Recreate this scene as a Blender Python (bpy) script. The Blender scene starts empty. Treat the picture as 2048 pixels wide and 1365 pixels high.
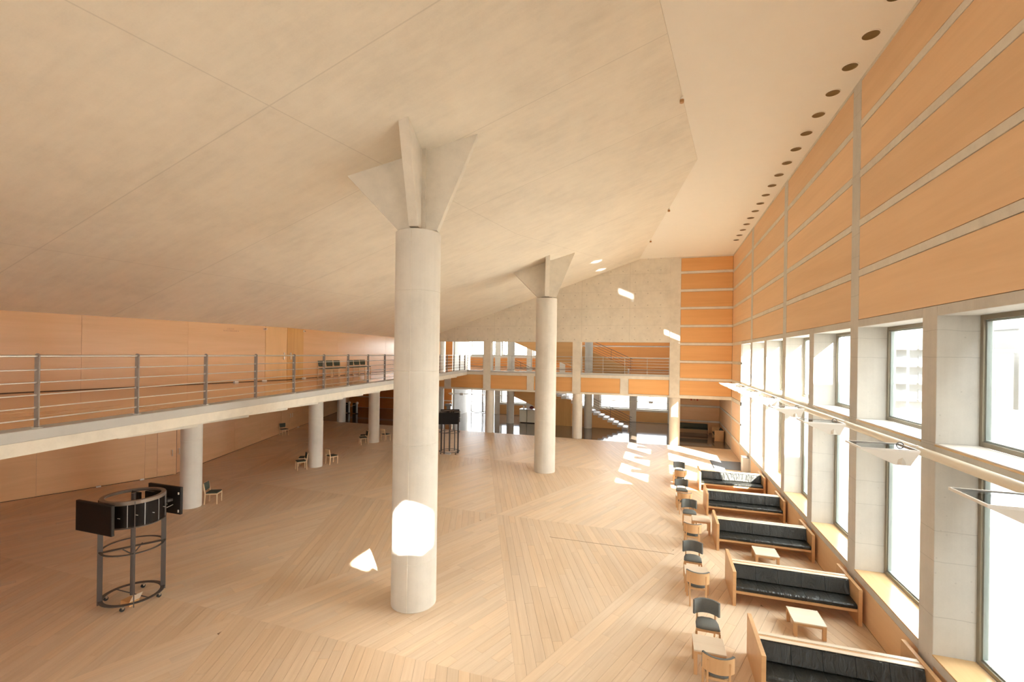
import bpy, math, random
from mathutils import Vector, Matrix
random.seed(7)
S = bpy.context.scene
COL = S.collection
PI = math.pi

# ------------------------------------------------------------------ camera
F_PX, ROLL, YAW, HOR, EYE = 912.04, .013722, .314036, 26.284, 5.6
_r = Vector((math.cos(YAW), math.sin(YAW), 0)); _f = Vector((-math.sin(YAW), math.cos(YAW), 0)); _u = Vector((0, 0, 1))
_c, _s = math.cos(ROLL), math.sin(ROLL)
cx, cy = _c*_r + _s*_u, -_s*_r + _c*_u
cam_d = bpy.data.cameras.new('camera'); cam = bpy.data.objects.new('camera', cam_d); COL.objects.link(cam)
cz = -_f
cam.matrix_world = Matrix(((cx.x, cy.x, cz.x, 0), (cx.y, cy.y, cz.y, 0), (cx.z, cy.z, cz.z, EYE), (0, 0, 0, 1)))
cam_d.sensor_width = 36; cam_d.sensor_fit = 'HORIZONTAL'; cam_d.lens = F_PX/2048*36
cam_d.shift_x = _s*HOR/2048; cam_d.shift_y = _c*HOR/2048
cam_d.clip_start = .05; cam_d.clip_end = 800
S.camera = cam

# ------------------------------------------------------------------ world, sun, exposure
SKY = 5.5
SUN = 27.0
GLINT = 1.0
EXPOSURE = 2.32
w = bpy.data.worlds.new('world'); S.world = w; w.use_nodes = True
bg = w.node_tree.nodes['Background']; bg.inputs[0].default_value = (.91, .965, 1.0, 1); bg.inputs[1].default_value = SKY
SUN_DIR = Vector((-1, 1.07, -.94)).normalized()
sd = bpy.data.lights.new('sun', 'SUN'); sd.energy = SUN; sd.angle = math.radians(.53); sd.color = (1, .945, .86)
so = bpy.data.objects.new('sun', sd); COL.objects.link(so); so.rotation_euler = SUN_DIR.to_track_quat('-Z', 'Y').to_euler()
so.location = (30, -20, 40)
def portal(name, loc, sx, sy, direction):
    d = bpy.data.lights.new(name, 'AREA'); d.shape = 'RECTANGLE'; d.size = sx; d.size_y = sy; d.cycles.is_portal = True
    o = bpy.data.objects.new(name, d); COL.objects.link(o); o.location = loc
    o.rotation_euler = Vector(direction).to_track_quat('-Z', 'Z').to_euler()
portal('window_portal_right', (4.84, 9.2, 3.6), 36.8, 5.6, (-1, 0, 0))
portal('window_portal_back', (-8.3, 40.35, 3.9), 18.8, 7.6, (0, -1, 0))
portal('window_portal_front', (-7.7, -9.75, 6), 24.4, 10.3, (0, 1, 0))
S.view_settings.view_transform = 'Standard'; S.view_settings.look = 'None'
S.view_settings.gamma = 1; S.view_settings.exposure = EXPOSURE; S.view_settings.use_curve_mapping = False
cy_ = S.cycles
cy_.max_bounces = 14; cy_.diffuse_bounces = 9; cy_.glossy_bounces = 4; cy_.transmission_bounces = 4; cy_.transparent_max_bounces = 10
cy_.sample_clamp_indirect = 12; cy_.caustics_reflective = False; cy_.caustics_refractive = False
cy_.use_denoising = True; cy_.use_adaptive_sampling = True; cy_.adaptive_threshold = .02

# ------------------------------------------------------------------ mesh helpers
class MB:
    def __init__(s): s.v = []; s.f = []; s.sm = []; s.uv = None; s.tone = None
    def add(s, vs, fs, smooth=False):
        b = len(s.v); s.v += [tuple(p) for p in vs]; s.f += [tuple(i+b for i in f) for f in fs]; s.sm += [smooth]*len(fs); return s
    def box(s, x0, x1, y0, y1, z0, z1):
        return s.hexa([(x0, y0), (x1, y0), (x1, y1), (x0, y1)], z0, z1)
    def hexa(s, q, z0, z1):
        return s.prism(q, z0, z1)
    def prism(s, poly, z0, z1, smooth=False):
        a = sum(poly[i][0]*poly[(i+1) % len(poly)][1]-poly[(i+1) % len(poly)][0]*poly[i][1] for i in range(len(poly)))
        if a < 0: poly = poly[::-1]
        n = len(poly)
        vs = [(p[0], p[1], z0) for p in poly]+[(p[0], p[1], z1) for p in poly]
        s.add(vs, [tuple(range(n-1, -1, -1)), tuple(range(n, 2*n))])
        b = len(s.v)-2*n
        if smooth:
            s.add(vs, [(i, (i+1) % n, n+(i+1) % n, n+i) for i in range(n)], True)
        else:
            s.f += [(b+i, b+(i+1) % n, b+n+(i+1) % n, b+n+i) for i in range(n)]; s.sm += [False]*n
        return s
    def slab(s, poly3, off):
        """3-D polygon extruded by the vector off"""
        n = len(poly3); off = Vector(off)
        a = [Vector(p) for p in poly3]; nrm = Vector((0, 0, 0))
        for i in range(n): nrm += a[i].cross(a[(i+1) % n])
        if nrm.dot(off) < 0: a = a[::-1]
        return s.add([*a, *[p+off for p in a]], [tuple(range(n-1, -1, -1)), tuple(range(n, 2*n))]+[(i, (i+1) % n, n+(i+1) % n, n+i) for i in range(n)])
    def obox(s, p0, p1, z0, z1, t0, t1):
        p0 = Vector(p0[:2]); p1 = Vector(p1[:2]); d = (p1-p0).normalized(); n = Vector((-d.y, d.x))
        return s.prism([p0+n*t0, p1+n*t0, p1+n*t1, p0+n*t1], z0, z1)
    def cyl(s, p0, p1, r, n=10, r1=None, caps=True):
        p0, p1 = Vector(p0), Vector(p1); d = (p1-p0).normalized(); r1 = r if r1 is None else r1
        a = d.orthogonal().normalized(); b = d.cross(a)
        ring = [a*math.cos(2*PI*i/n)+b*math.sin(2*PI*i/n) for i in range(n)]
        vs = [p0+q*r for q in ring]+[p1+q*r1 for q in ring]
        s.add(vs, [(i, (i+1) % n, n+(i+1) % n, n+i) for i in range(n)], True)
        if caps: s.add(vs, [tuple(range(n-1, -1, -1)), tuple(range(n, 2*n))])
        return s
    def lathe(s, prof, cxy=(0, 0), n=24, sharp=True):
        """profile [(r,z)] turned about a vertical axis"""
        for (r0, z0), (r1, z1) in zip(prof, prof[1:]):
            vs = [(cxy[0]+r*math.cos(2*PI*i/n), cxy[1]+r*math.sin(2*PI*i/n), z) for r, z in ((r0, z0), (r1, z1)) for i in range(n)]
            s.add(vs, [(i, (i+1) % n, n+(i+1) % n, n+i) for i in range(n)], True)
        return s
    def ring(s, c, r0, r1, z0, z1, n=36, a0=0, a1=2*PI):
        """flat annulus with thickness; full turn or arc"""
        full = abs(a1-a0-2*PI) < 1e-6
        m = n if full else n+1
        A = [a0+(a1-a0)*i/n for i in range(m)]
        def circ(r, z): return [(c[0]+r*math.cos(t), c[1]+r*math.sin(t), z) for t in A]
        C = [circ(r1, z0), circ(r1, z1), circ(r0, z1), circ(r0, z0)]
        for k in range(4):
            vs = C[k]+C[(k+1) % 4]
            s.add(vs, [(i, (i+1) % m, m+(i+1) % m, m+i) for i in range(n)], True)
        if not full:
            for i in (0, n): s.add([C[k][i] for k in range(4)], [(0, 1, 2, 3)])
        return s
    def ball(s, c, r, n=10, m=6, sz=1):
        P = [[(c[0]+r*math.sin(PI*j/m)*math.cos(2*PI*i/n), c[1]+r*math.sin(PI*j/m)*math.sin(2*PI*i/n), c[2]+sz*r*math.cos(PI*j/m)) for i in range(n)] for j in range(m+1)]
        return s.add([p for row in P for p in row], [(j*n+i, j*n+n+i, j*n+n+(i+1) % n, j*n+(i+1) % n) for j in range(m) for i in range(n)], True)
    def build(s, name, mat, parent=None, bevel=0):
        me = bpy.data.meshes.new(name); me.from_pydata(s.v, [], s.f); me.polygons.foreach_set('use_smooth', s.sm)
        if s.uv:
            l = me.uv_layers.new(name='grain'); l.data.foreach_set('uv', [c for p in s.uv for c in p])
        if s.tone:
            a = me.color_attributes.new('tone', 'FLOAT_COLOR', 'CORNER'); a.data.foreach_set('color', [c for p in s.tone for c in p])
        me.materials.append(mat); me.update()
        o = bpy.data.objects.new(name, me); COL.objects.link(o)
        if bevel:
            b = o.modifiers.new('bevel', 'BEVEL'); b.width = bevel; b.segments = 2; b.limit_method = 'ANGLE'; b.angle_limit = .6
        if parent:
            o.parent = parent
            top = parent
            off = Vector((0, 0, 0))
            if 'base' in parent: off = Vector(parent['base'])
            if tuple(off) != (0, 0, 0): o.matrix_parent_inverse = Matrix.Translation(-off)
        return o

def tag(o, label=None, cat=None, group=None, kind=None):
    if label: o['label'] = label
    if cat: o['category'] = cat
    if group: o['group'] = group
    if kind: o['kind'] = kind
    return o
def thing(name, label, cat, loc=(0, 0, 0), group=None, rz=0):
    """an Empty at a thing's base; when built in place its parts keep world coordinates (base = loc)"""
    o = bpy.data.objects.new(name, None); COL.objects.link(o); o.location = loc; o.rotation_euler = (0, 0, rz); o.empty_display_size = .1
    if tuple(loc) != (0, 0, 0): o['base'] = list(loc)
    return tag(o, label, cat, group)
def structure(mb, name, mat, label=None, bevel=0):
    return tag(mb.build(name, mat, None, bevel), label, None, None, 'structure')
def shell(name, label=None):
    o = bpy.data.objects.new(name, None); COL.objects.link(o); o.empty_display_size = .1
    return tag(o, label, None, None, 'structure')
def clone(root, loc, rz=0, label=None, group=None, name=None):
    def cp(o, par):
        c = o.copy(); COL.objects.link(c); c.parent = par
        for ch in o.children: cp(ch, c)
        return c
    kids = list(root.children)
    r = root.copy(); COL.objects.link(r); r.location = loc; r.rotation_euler = (0, 0, rz)
    for k in kids: cp(k, r)
    return tag(r, label, None, group)
ORD = ['first', 'second', 'third', 'fourth', 'fifth', 'sixth', 'seventh', 'eighth', 'ninth', 'tenth', 'eleventh', 'twelfth', 'thirteenth', 'fourteenth', 'fifteenth', 'sixteenth', 'seventeenth', 'eighteenth', 'nineteenth', 'twentieth']

# ------------------------------------------------------------------ materials
class NT:
    def __init__(s, name):
        s.m = bpy.data.materials.new(name); s.m.use_nodes = True; s.t = s.m.node_tree
        s.b = s.t.nodes['Principled BSDF']; s.out = s.t.nodes['Material Output']
    def n(s, typ, ins=None, **props):
        nd = s.t.nodes.new('ShaderNode'+typ)
        for k, v in props.items(): setattr(nd, k, v)
        for k, v in (ins or {}).items(): s.set(nd.inputs[k], v)
        return nd
    def set(s, sock, v):
        if isinstance(v, bpy.types.NodeSocket): s.t.links.new(v, sock)
        else: sock.default_value = v
    def math(s, op, a, b=None, c=None):
        nd = s.n('Math', operation=op); s.set(nd.inputs[0], a)
        if b is not None: s.set(nd.inputs[1], b)
        if c is not None: s.set(nd.inputs[2], c)
        return nd.outputs[0]
    def pb(s, **k):
        for a, v in k.items(): s.set(s.b.inputs[a.replace('_', ' ')], v)
        return s
    def obj(s): return s.n('TexCoord').outputs['Object']
    def pos(s): return s.n('NewGeometry').outputs['Position']
    def noise(s, vec, scale, detail=4, rough=.55, dist=0):
        return s.n('TexNoise', {'Vector': vec, 'Scale': scale, 'Detail': detail, 'Roughness': rough, 'Distortion': dist}).outputs['Fac']
    def ramp(s, fac, stops):
        nd = s.n('ValToRGB', {'Fac': fac}); e = nd.color_ramp.elements
        while len(e) < len(stops): e.new(.5)
        for el, (p, c) in zip(e, stops): el.position = p; el.color = (*c, 1)
        return nd.outputs['Color']
    def mixc(s, fac, a, b, mode='MIX'):
        nd = s.n('Mix', data_type='RGBA', blend_type=mode)
        s.set(nd.inputs[0], fac); s.set(nd.inputs[6], a if isinstance(a, bpy.types.NodeSocket) else (*a, 1)); s.set(nd.inputs[7], b if isinstance(b, bpy.types.NodeSocket) else (*b, 1))
        return nd.outputs[2]
    def lines(s, coord, period, off, half):
        """1 on thin lines every period metres"""
        fr = s.math('FRACT', s.math('DIVIDE', s.math('SUBTRACT', coord, off-period/2), period))
        return s.math('LESS_THAN', s.math('ABSOLUTE', s.math('SUBTRACT', fr, .5)), half/period)
    def bump(s, h, strength=.3, dist=.01):
        s.set(s.b.inputs['Normal'], s.n('Bump', {'Height': h, 'Strength': strength, 'Distance': dist}).outputs[0])
def plain(name, col, rough=.5, metal=0, spec=.5, coat=0):
    m = NT(name).pb(Base_Color=(*col, 1), Roughness=rough, Metallic=metal)
    m.b.inputs['Specular IOR Level'].default_value = spec; m.b.inputs['Coat Weight'].default_value = coat
    return m.m
def speck(name, col, rough=.5, metal=0, scale=20, amt=.12, bump=0):
    m = NT(name); v = m.obj(); nz = m.noise(v, scale, 3)
    m.pb(Base_Color=m.mixc(nz, [c*(1-amt) for c in col], [c*(1+amt) for c in col]), Roughness=rough, Metallic=metal)
    if bump: m.bump(nz, bump, .004)
    return m.m
def wood(name, c1, c2, scale, rough=.42, vary=.09, coat=0, spec=.4):
    m = NT(name); v = m.n('Mapping', {'Vector': m.obj(), 'Scale': scale}).outputs[0]
    rnd = m.n('ObjectInfo').outputs['Random']
    v2 = m.n('VectorMath', {0: v, 1: m.n('CombineXYZ', {0: m.math('MULTIPLY', rnd, 37.), 1: m.math('MULTIPLY', rnd, 11.), 2: m.math('MULTIPLY', rnd, 23.)}).outputs[0]}, operation='ADD').outputs[0]
    a = m.noise(v2, 1, 5, .6, .5); b = m.noise(v2, 4.5, 3, .6)
    f = m.math('ADD', m.math('MULTIPLY', a, .75), m.math('MULTIPLY', b, .25))
    col = m.ramp(f, [(.3, c1), (.7, c2)])
    val = m.math('ADD', 1-vary/2, m.math('MULTIPLY', rnd, vary))
    hs = m.n('HueSaturation', {'Value': val, 'Color': col}).outputs[0]
    m.pb(Base_Color=hs, Roughness=rough); m.b.inputs['Specular IOR Level'].default_value = spec; m.b.inputs['Coat Weight'].default_value = coat
    m.bump(f, .08, .002)
    return m.m
def concrete(name, base, mode=None, rough=.75, contrast=.13):
    m = NT(name); v = m.pos(); xyz = m.n('SeparateXYZ', {0: v}); X, Y, Z = xyz.outputs
    big = m.noise(v, .55, 6, .6, .3); mid = m.noise(v, 3.2, 5, .65)
    if mode == 'slab':
        st = m.n('Mapping', {'Vector': v, 'Scale': (.5, 3.5, 1), 'Rotation': (0, 0, .05)}).outputs[0]; mid = m.math('ADD', m.math('MULTIPLY', mid, .4), m.math('MULTIPLY', m.noise(st, 1.6, 6, .65), .6))
    if mode in ('board', 'shaft'):
        st = m.n('Mapping', {'Vector': v, 'Scale': (9, 9, .35)}).outputs[0]; mid = m.math('ADD', m.math('MULTIPLY', mid, .5), m.math('MULTIPLY', m.noise(st, 1, 4, .6), .5))
    fine = m.noise(v, 40, 3)
    f = m.math('ADD', m.math('ADD', m.math('MULTIPLY', big, .45), m.math('MULTIPLY', mid, .45)), m.math('MULTIPLY', fine, .1))
    col = m.ramp(f, [(.3, [c*(1-contrast*1.3) for c in base]), (.5, base), (.72, [min(1, c*(1+contrast)) for c in base])])
    dark = None
    if mode == 'slab':
        l1 = m.lines(Y, 3.1, 6.12, .012); l2 = m.lines(m.math('SUBTRACT', X, m.math('MULTIPLY', Y, .17)), 6.2, -7.45, .010)
        dark = m.math('MULTIPLY', m.math('MAXIMUM', l1, l2), .22)
    elif mode == 'wall':
        l1 = m.lines(X, 3.1, -5.0, .014); l2 = m.lines(Z, 1.1, 7.57, .012)
        hx = m.math('SUBTRACT', m.math('FRACT', m.math('DIVIDE', m.math('SUBTRACT', X, -.4), .78)), .5)
        hz = m.math('SUBTRACT', m.math('FRACT', m.math('DIVIDE', m.math('SUBTRACT', Z, .35), .74)), .5)
        rr = m.math('ADD', m.math('MULTIPLY', hx, hx), m.math('MULTIPLY', hz, hz))
        hole = m.math('LESS_THAN', rr, .0022)
        dark = m.math('MAXIMUM', m.math('MULTIPLY', m.math('MAXIMUM', l1, l2), .2), m.math('MULTIPLY', hole, .45))
    elif mode == 'board':
        zz = m.math('ADD', Z, m.math('MULTIPLY', m.noise(v, 1.3, 4), .09))
        l = m.math('MAXIMUM', m.lines(zz, 1.37, .21, .006), m.lines(zz, 1.83, .62, .005))
        pits = m.n('TexVoronoi', {'Vector': v, 'Scale': 5.5}).outputs['Distance']
        pit = m.math('LESS_THAN', pits, .07)
        dark = m.math('MAXIMUM', m.math('MULTIPLY', l, .3), m.math('MULTIPLY', pit, .22))
    if dark is not None:
        col = m.mixc(dark, col, [c*.35 for c in base])
    m.pb(Base_Color=col, Roughness=rough); m.b.inputs['Specular IOR Level'].default_value = .3
    m.bump(f, .25, .01)
    return m.m

CON = (.70, .655, .575)
M = dict(
    slab=concrete('concrete_slab', (.77, .725, .64), 'slab'), cwall=concrete('concrete_wall', CON, 'wall'), board=concrete('concrete_board_marked', (.60, .575, .53), 'board'),
    shaft=concrete('concrete_shaft', (.68, .645, .585), 'shaft', .55), con=concrete('concrete_plain', CON, None), kerb=concrete('concrete_kerb', (.47, .465, .45), None, .5, .06),
    white=speck('white_plaster', (.84, .81, .75), .8, 0, 3, .02), sillwhite=speck('pale_sill', (.74, .69, .62), .25, 0, 6, .03),
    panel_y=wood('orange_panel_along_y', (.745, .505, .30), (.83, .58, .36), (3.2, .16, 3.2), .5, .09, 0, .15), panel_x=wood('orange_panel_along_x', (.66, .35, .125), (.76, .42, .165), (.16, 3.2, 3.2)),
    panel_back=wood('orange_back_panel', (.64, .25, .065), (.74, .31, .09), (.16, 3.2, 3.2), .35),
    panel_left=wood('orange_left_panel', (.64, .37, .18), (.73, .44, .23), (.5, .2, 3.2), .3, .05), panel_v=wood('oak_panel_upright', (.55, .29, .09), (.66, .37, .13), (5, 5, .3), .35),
    deckfloor=wood('polished_deck_wood', (.60, .36, .18), (.70, .44, .24), (3, .2, 1), .13, .05, 0, .6),
    door_pale=wood('pale_door', (.62, .36, .15), (.72, .43, .19), (4, 4, .3), .35),
    bench=wood('beech_bench', (.62, .36, .17), (.72, .44, .22), (.5, 5, 5), .4), chairwood=wood('beech_chair', (.60, .36, .18), (.70, .44, .23), (5, 5, .7), .4), palewood=wood('pale_chair_wood', (.68, .49, .30), (.78, .58, .37), (5, 5, .7), .4),
    table=wood('table_top_wood', (.75, .63, .49), (.83, .71, .57), (.6, 6, 6), .35),
    sill=wood('sill_board_wood', (.62, .40, .19), (.72, .48, .25), (6, .4, 6), .22),
    fabric=speck('grey_green_upholstery', (.15, .155, .145), .85, 0, 60, .2, .1), greenfab=speck('olive_green_upholstery', (.06, .07, .05), .85, 0, 60, .2, .1),
    steel=speck('brushed_steel', (.62, .60, .56), .28, 1, 30, .05), post=speck('bronze_grey_metal', (.255, .205, .17), .42, .25, 30, .08), postedge=speck('worn_steel_edge', (.55, .50, .46), .35, .8, 30, .05),
    alu=speck('grey_brown_frame', (.30, .265, .20), .45, .4, 20, .05), alubead=plain('glazing_bead', (.33, .37, .35), .35, .3), steelpost=speck('pale_steel_post', (.52, .49, .44), .4, .3, 30, .05), darksteel=speck('dark_grey_steel', (.12, .105, .098), .45, .5, 30, .08),  # far corridor posts get a paler copy, their light put into the colour
    black=plain('black_screen', (.010, .007, .006), .4, 0, .15), blackmat=plain('black_plastic', (.022, .019, .018), .5, 0, .25), chrome=plain('chrome', (.8, .8, .8), .12, 1),
    rubber=plain('black_rubber', (.02, .02, .02), .7), lampwhite=plain('white_lamp_metal', (.82, .80, .77), .4), pipe=plain('cream_pipe', (.80, .74, .62), .35),
    gold=plain('dark_gold_reflector', (.19, .12, .04), .4, .5), brown=plain('sensor_brown', (.42, .22, .08), .4), underlay=plain('brown_underlay', (.30, .2, .12), .8), dark=plain('dark_gap', (.05, .028, .015), .8),
    mat=speck('slate_mat', (.16, .165, .18), .85, 0, 90, .15), red=plain('red_print', (.55, .07, .03), .5), letter=plain('brown_lettering', (.36, .18, .10), .5), paper=plain('white_paper', (.82, .81, .78), .7),
    deskwhite=speck('cream_laminate', (.66, .60, .48), .45, 0, 5, .02), desktop=plain('grey_desktop', (.52, .50, .49), .2), machine=speck('grey_machine_metal', (.34, .35, .36), .4, .5, 15, .05),
    step=speck('pale_stone_step', (.72, .71, .70), .5, 0, 12, .05), socket=plain('white_plastic', (.8, .79, .76), .4),
    plaza=speck('pale_plaza', (.42, .40, .37), .9, 0, .3, .08), facade=speck('far_facade', (.105, .10, .097), .9, 0, .2, .05), facade2=speck('far_facade_tan', (.10, .094, .088), .9, 0, .2, .05), farwin=plain('far_window', (.05, .05, .053), .3), neigh=concrete('neighbour_concrete', (.5, .47, .43)),
    doorgrey=speck('pale_grey_door', (.55, .52, .47), .5, 0, 4, .03), tree=speck('tree_bark', (.12, .10, .08), .9, 0, 8, .2), leaf=speck('tree_leaf', (.16, .22, .08), .8, 0, 5, .3),
)
# leather with wrinkles
m = NT('black_green_leather'); v = m.obj()
wr = m.noise(m.n('Mapping', {'Vector': v, 'Scale': (3.6, 1.3, 1.5)}).outputs[0], 2.2, 5, .6, 1.2); fg = m.noise(v, 130, 2)
m.pb(Base_Color=m.mixc(wr, (.016, .0155, .0135), (.028, .028, .024)), Roughness=m.math('ADD', .24, m.math('MULTIPLY', fg, .12)))
m.bump(m.math('ADD', wr, m.math('MULTIPLY', fg, .02)), .6, .05); M['leather'] = m.m
# polished stone
m = NT('polished_dark_stone'); v = m.pos(); xyz = m.n('SeparateXYZ', {0: v})
jn = m.math('MAXIMUM', m.lines(xyz.outputs[0], 1.24, .3, .004), m.lines(xyz.outputs[1], 1.24, .2, .004))
m.pb(Base_Color=m.mixc(jn, m.mixc(m.noise(v, 2.5, 5), (.13, .10, .075), (.20, .155, .12)), (.03, .025, .02)), Roughness=.07); m.b.inputs['Specular IOR Level'].default_value = .8; M['stone'] = m.m
# parquet: grain along the plank through the uv map, tone per plank with the triangle sheen painted in
m = NT('beech_parquet'); uv = m.n('UVMap', uv_map='grain').outputs[0]; tone = m.n('VertexColor', layer_name='tone').outputs[0]
g = m.noise(m.n('Mapping', {'Vector': uv, 'Scale': (1.1, 26, 1)}).outputs[0], 1, 5, .6, .4); wear = .5
strip = m.noise(m.n('Mapping', {'Vector': uv, 'Scale': (.35, 9, 1)}).outputs[0], 1, 2)
f = m.math('ADD', m.math('MULTIPLY', g, .5), m.math('MULTIPLY', strip, .5))
c = m.ramp(f, [(.3, (.69, .53, .375)), (.7, (.80, .645, .48))])
c = m.mixc(1., c, tone, 'MULTIPLY')
m.pb(Base_Color=c, Roughness=.4); m.b.inputs['Specular IOR Level'].default_value = .1
m.bump(g, .03, .002); M['parquet'] = m.m
# panes: clear with a fresnel reflection
def glass(name, tint, refl=.6):
    g = NT(name); t = g.t; t.nodes.remove(g.b)
    tr = g.n('BsdfTransparent', {0: (*tint, 1)}); gl = g.n('BsdfGlossy', {'Color': (1, 1, 1, 1), 'Roughness': .02})
    fr = g.n('Fresnel', {'IOR': 1.45}); mx = g.n('MixShader', {0: g.math('MULTIPLY', fr.outputs[0], refl), 1: tr.outputs[0], 2: gl.outputs[0]})
    t.links.new(mx.outputs[0], g.out.inputs['Surface']); return g.m
M['glass'] = glass('window_glass', (.95, .965, .95)); M['tinted'] = glass('tinted_glass', (.6, .605, .62), .4); M['tintfront'] = glass('tinted_glass_front', (.36, .36, .35), .6); M['tinted2'] = glass('tinted_glass_upper', (.92, .93, .91), .4); M['lampglass'] = glass('lamp_glass', (.95, .97, .98), 1)

m = NT('opal_glass'); t = m.t; t.nodes.remove(m.b); tl = m.n('BsdfTranslucent', {0: (.22, .22, .216, 1)}); t.links.new(tl.outputs[0], m.out.inputs['Surface']); M['opal'] = m.m  # panes of the added rooflights, translucency set to brighten the lobby
# ------------------------------------------------------------------ exterior
GZ = -.45
structure(MB().box(-120, 260, -120, 300, GZ-.3, GZ), 'ground', M['plaza'])
# the building across the court on the camera's side keeps the sun off the nearer windows
nb = shell('neighbour_wall', None); MB().box(8.4, 30, -26, 8, GZ, 11.06).build('wall_block', M['neigh'], nb)
MB().box(8.3, 30.2, -26.2, 8, 11.06, 11.062).build('roof_edge', M['neigh'], nb)
# unseen row across the court, added to cut sky light on the far floor
lb = shell('opposite_wall'); MB().box(22, 32, 16, 38, GZ, 17).build('wall_block', M['neigh'], lb); MB().box(21.8, 32.2, 15.8, 38.2, 17, 17.3).build('roof_edge', M['neigh'], lb)
for r in range(5):
    for c in range(7): MB().box(21.95, 22.05, 17+3*c, 18.6+3*c, 1+3*r, 2.9+3*r).build('window', M['farwin'], lb)
# pale housing beyond the plaza, street lamp post
def block(name, label, x0, x1, y0, y1, h, mat, rows, cols, z0=1.2, ww=.9, wh=1.2, balcony=False):
    o = MB().box(x0, x1, y0, y1, GZ, h).build(name, mat)
    tag(o, label, 'building')
    MB().box(x0-.15, x1+.15, y0-.15, y1+.15, h, h+.35).build('roof', mat, o)
    for r in range(rows):
        for c in range(cols):
            zc = z0+(h-z0-.8)*(r+.2)/rows; yc = y0+(y1-y0)*(c+.5)/cols; xc = x0+(x1-x0)*(c+.5)/cols
            MB().box(xc-ww, xc+ww, y0-.06, y0+.05, zc, zc+wh).build('window', M['farwin'], o)
            if balcony: MB().box(xc-ww*1.5, xc+ww*1.5, y0-1.1, y0, zc-.25, zc-.1).box(xc-ww*1.5, xc+ww*1.5, y0-1.1, y0-1.03, zc-.1, zc+.6).build('balcony', mat, o)
    return o
block('apartment_block', 'pale apartment block with stacked balconies seen through the second window from the camera end', 23.5, 31, 66, 78, 9.4, M['facade'], 4, 3, .6, .75, 1.1, True)
block('apartment_block', 'lower tan house beside the balconied apartment block, seen through the window glass', 31.5, 40, 70, 82, 6.6, M['facade2'], 2, 4, .8, .6, 1.0)
block('office_block', 'long pale office block with a row of small windows outside the nearest window', 42, 78, 72, 88, 9.6, M['facade'], 3, 14, 1.0, .7, 1.3)
block('apartment_block', 'grey apartment block farthest along the street outside the windows', 8, 19, 84, 96, 9, M['facade2'], 4, 4, .8, .8, 1.1, True)
lp = thing('street_lamp', 'thin grey street lamp post standing on the plaza outside the windows', 'lamp', (17.4, 41, GZ))
MB().cyl((17.4, 41, GZ), (17.4, 41, 8.6), .07, 8).build('pole', M['machine'], lp); MB().cyl((17.4, 41, 8.55), (16.7, 40.6, 8.7), .035, 6).build('arm', M['machine'], lp)
MB().box(16.35, 16.8, 40.4, 40.75, 8.66, 8.78).build('lamp_head', M['machine'], lp)
# two trees behind the back windows
def far_tree(x, y, h, lab, seed):
    rnd = random.Random(seed); t = thing('tree', lab, 'tree', (x, y, GZ))
    MB().cyl((x, y, GZ), (x+.1, y, h*.55), .14, 8, .08).build('trunk', M['tree'], t)
    b = MB()
    for i in range(16):
        a = rnd.uniform(0, 6.28); z0 = h*rnd.uniform(.35, .6); l = rnd.uniform(.8, 1.9); z1 = z0+rnd.uniform(.6, h*.45)
        b.cyl((x+.05, y, z0), (x+math.cos(a)*l, y+math.sin(a)*l, z1), .045, 5, .015)
    b.build('branches', M['tree'], t)
    b = MB()
    for i in range(420):
        a = rnd.uniform(0, 6.28); rr = 2.2*math.sqrt(rnd.random()); z = h*rnd.uniform(.45, 1.05); p = Vector((x+math.cos(a)*rr, y+math.sin(a)*rr, z))
        d1 = Vector((rnd.uniform(-1, 1), rnd.uniform(-1, 1), rnd.uniform(-1, 1)))*.13; d2 = Vector((rnd.uniform(-1, 1), rnd.uniform(-1, 1), rnd.uniform(-1, 1)))*.13
        b.add([p-d1, p+d2, p+d1, p-d2], [(0, 1, 2, 3)])
    tag(b.build('leaves', M['leaf'], t), kind='stuff')
far_tree(-16.6, 47.5, 8.5, 'bare branched tree outside the left upper back window', 3)
far_tree(-10.6, 50.5, 9, 'bare branched tree outside the right upper back window, beside the concrete post', 5)

# ------------------------------------------------------------------ floor: big triangles of parquet
floor = shell('floor')
Y0, YW = -9.4, 30.42
MB().box(-31, 4.2, Y0, YW, -.12, -.012).build('underlay', M['underlay'], floor)
MB().box(-31, 4.4, YW, 41, -.12, 0).build('stone_paving', M['stone'], floor)
def clip(poly, ax, val, keep_less):
    out = []
    for i in range(len(poly)):
        a, b = poly[i], poly[(i+1) % len(poly)]
        ina = (a[ax] <= val) == keep_less; inb = (b[ax] <= val) == keep_less
        if ina: out.append(a)
        if ina != inb:
            t = (val-a[ax])/(b[ax]-a[ax]); out.append((a[0]+(b[0]-a[0])*t, a[1]+(b[1]-a[1])*t))
    return out
def area(p): return abs(sum(p[i][0]*p[(i+1) % len(p)][1]-p[(i+1) % len(p)][0]*p[i][1] for i in range(len(p))))/2
SX, SY = 6.2, 7.6
planks = []
rows = [(15.0+SY*k, .86 if k % 2 == 0 else -2.24) for k in range(-4, 4)]
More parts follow.
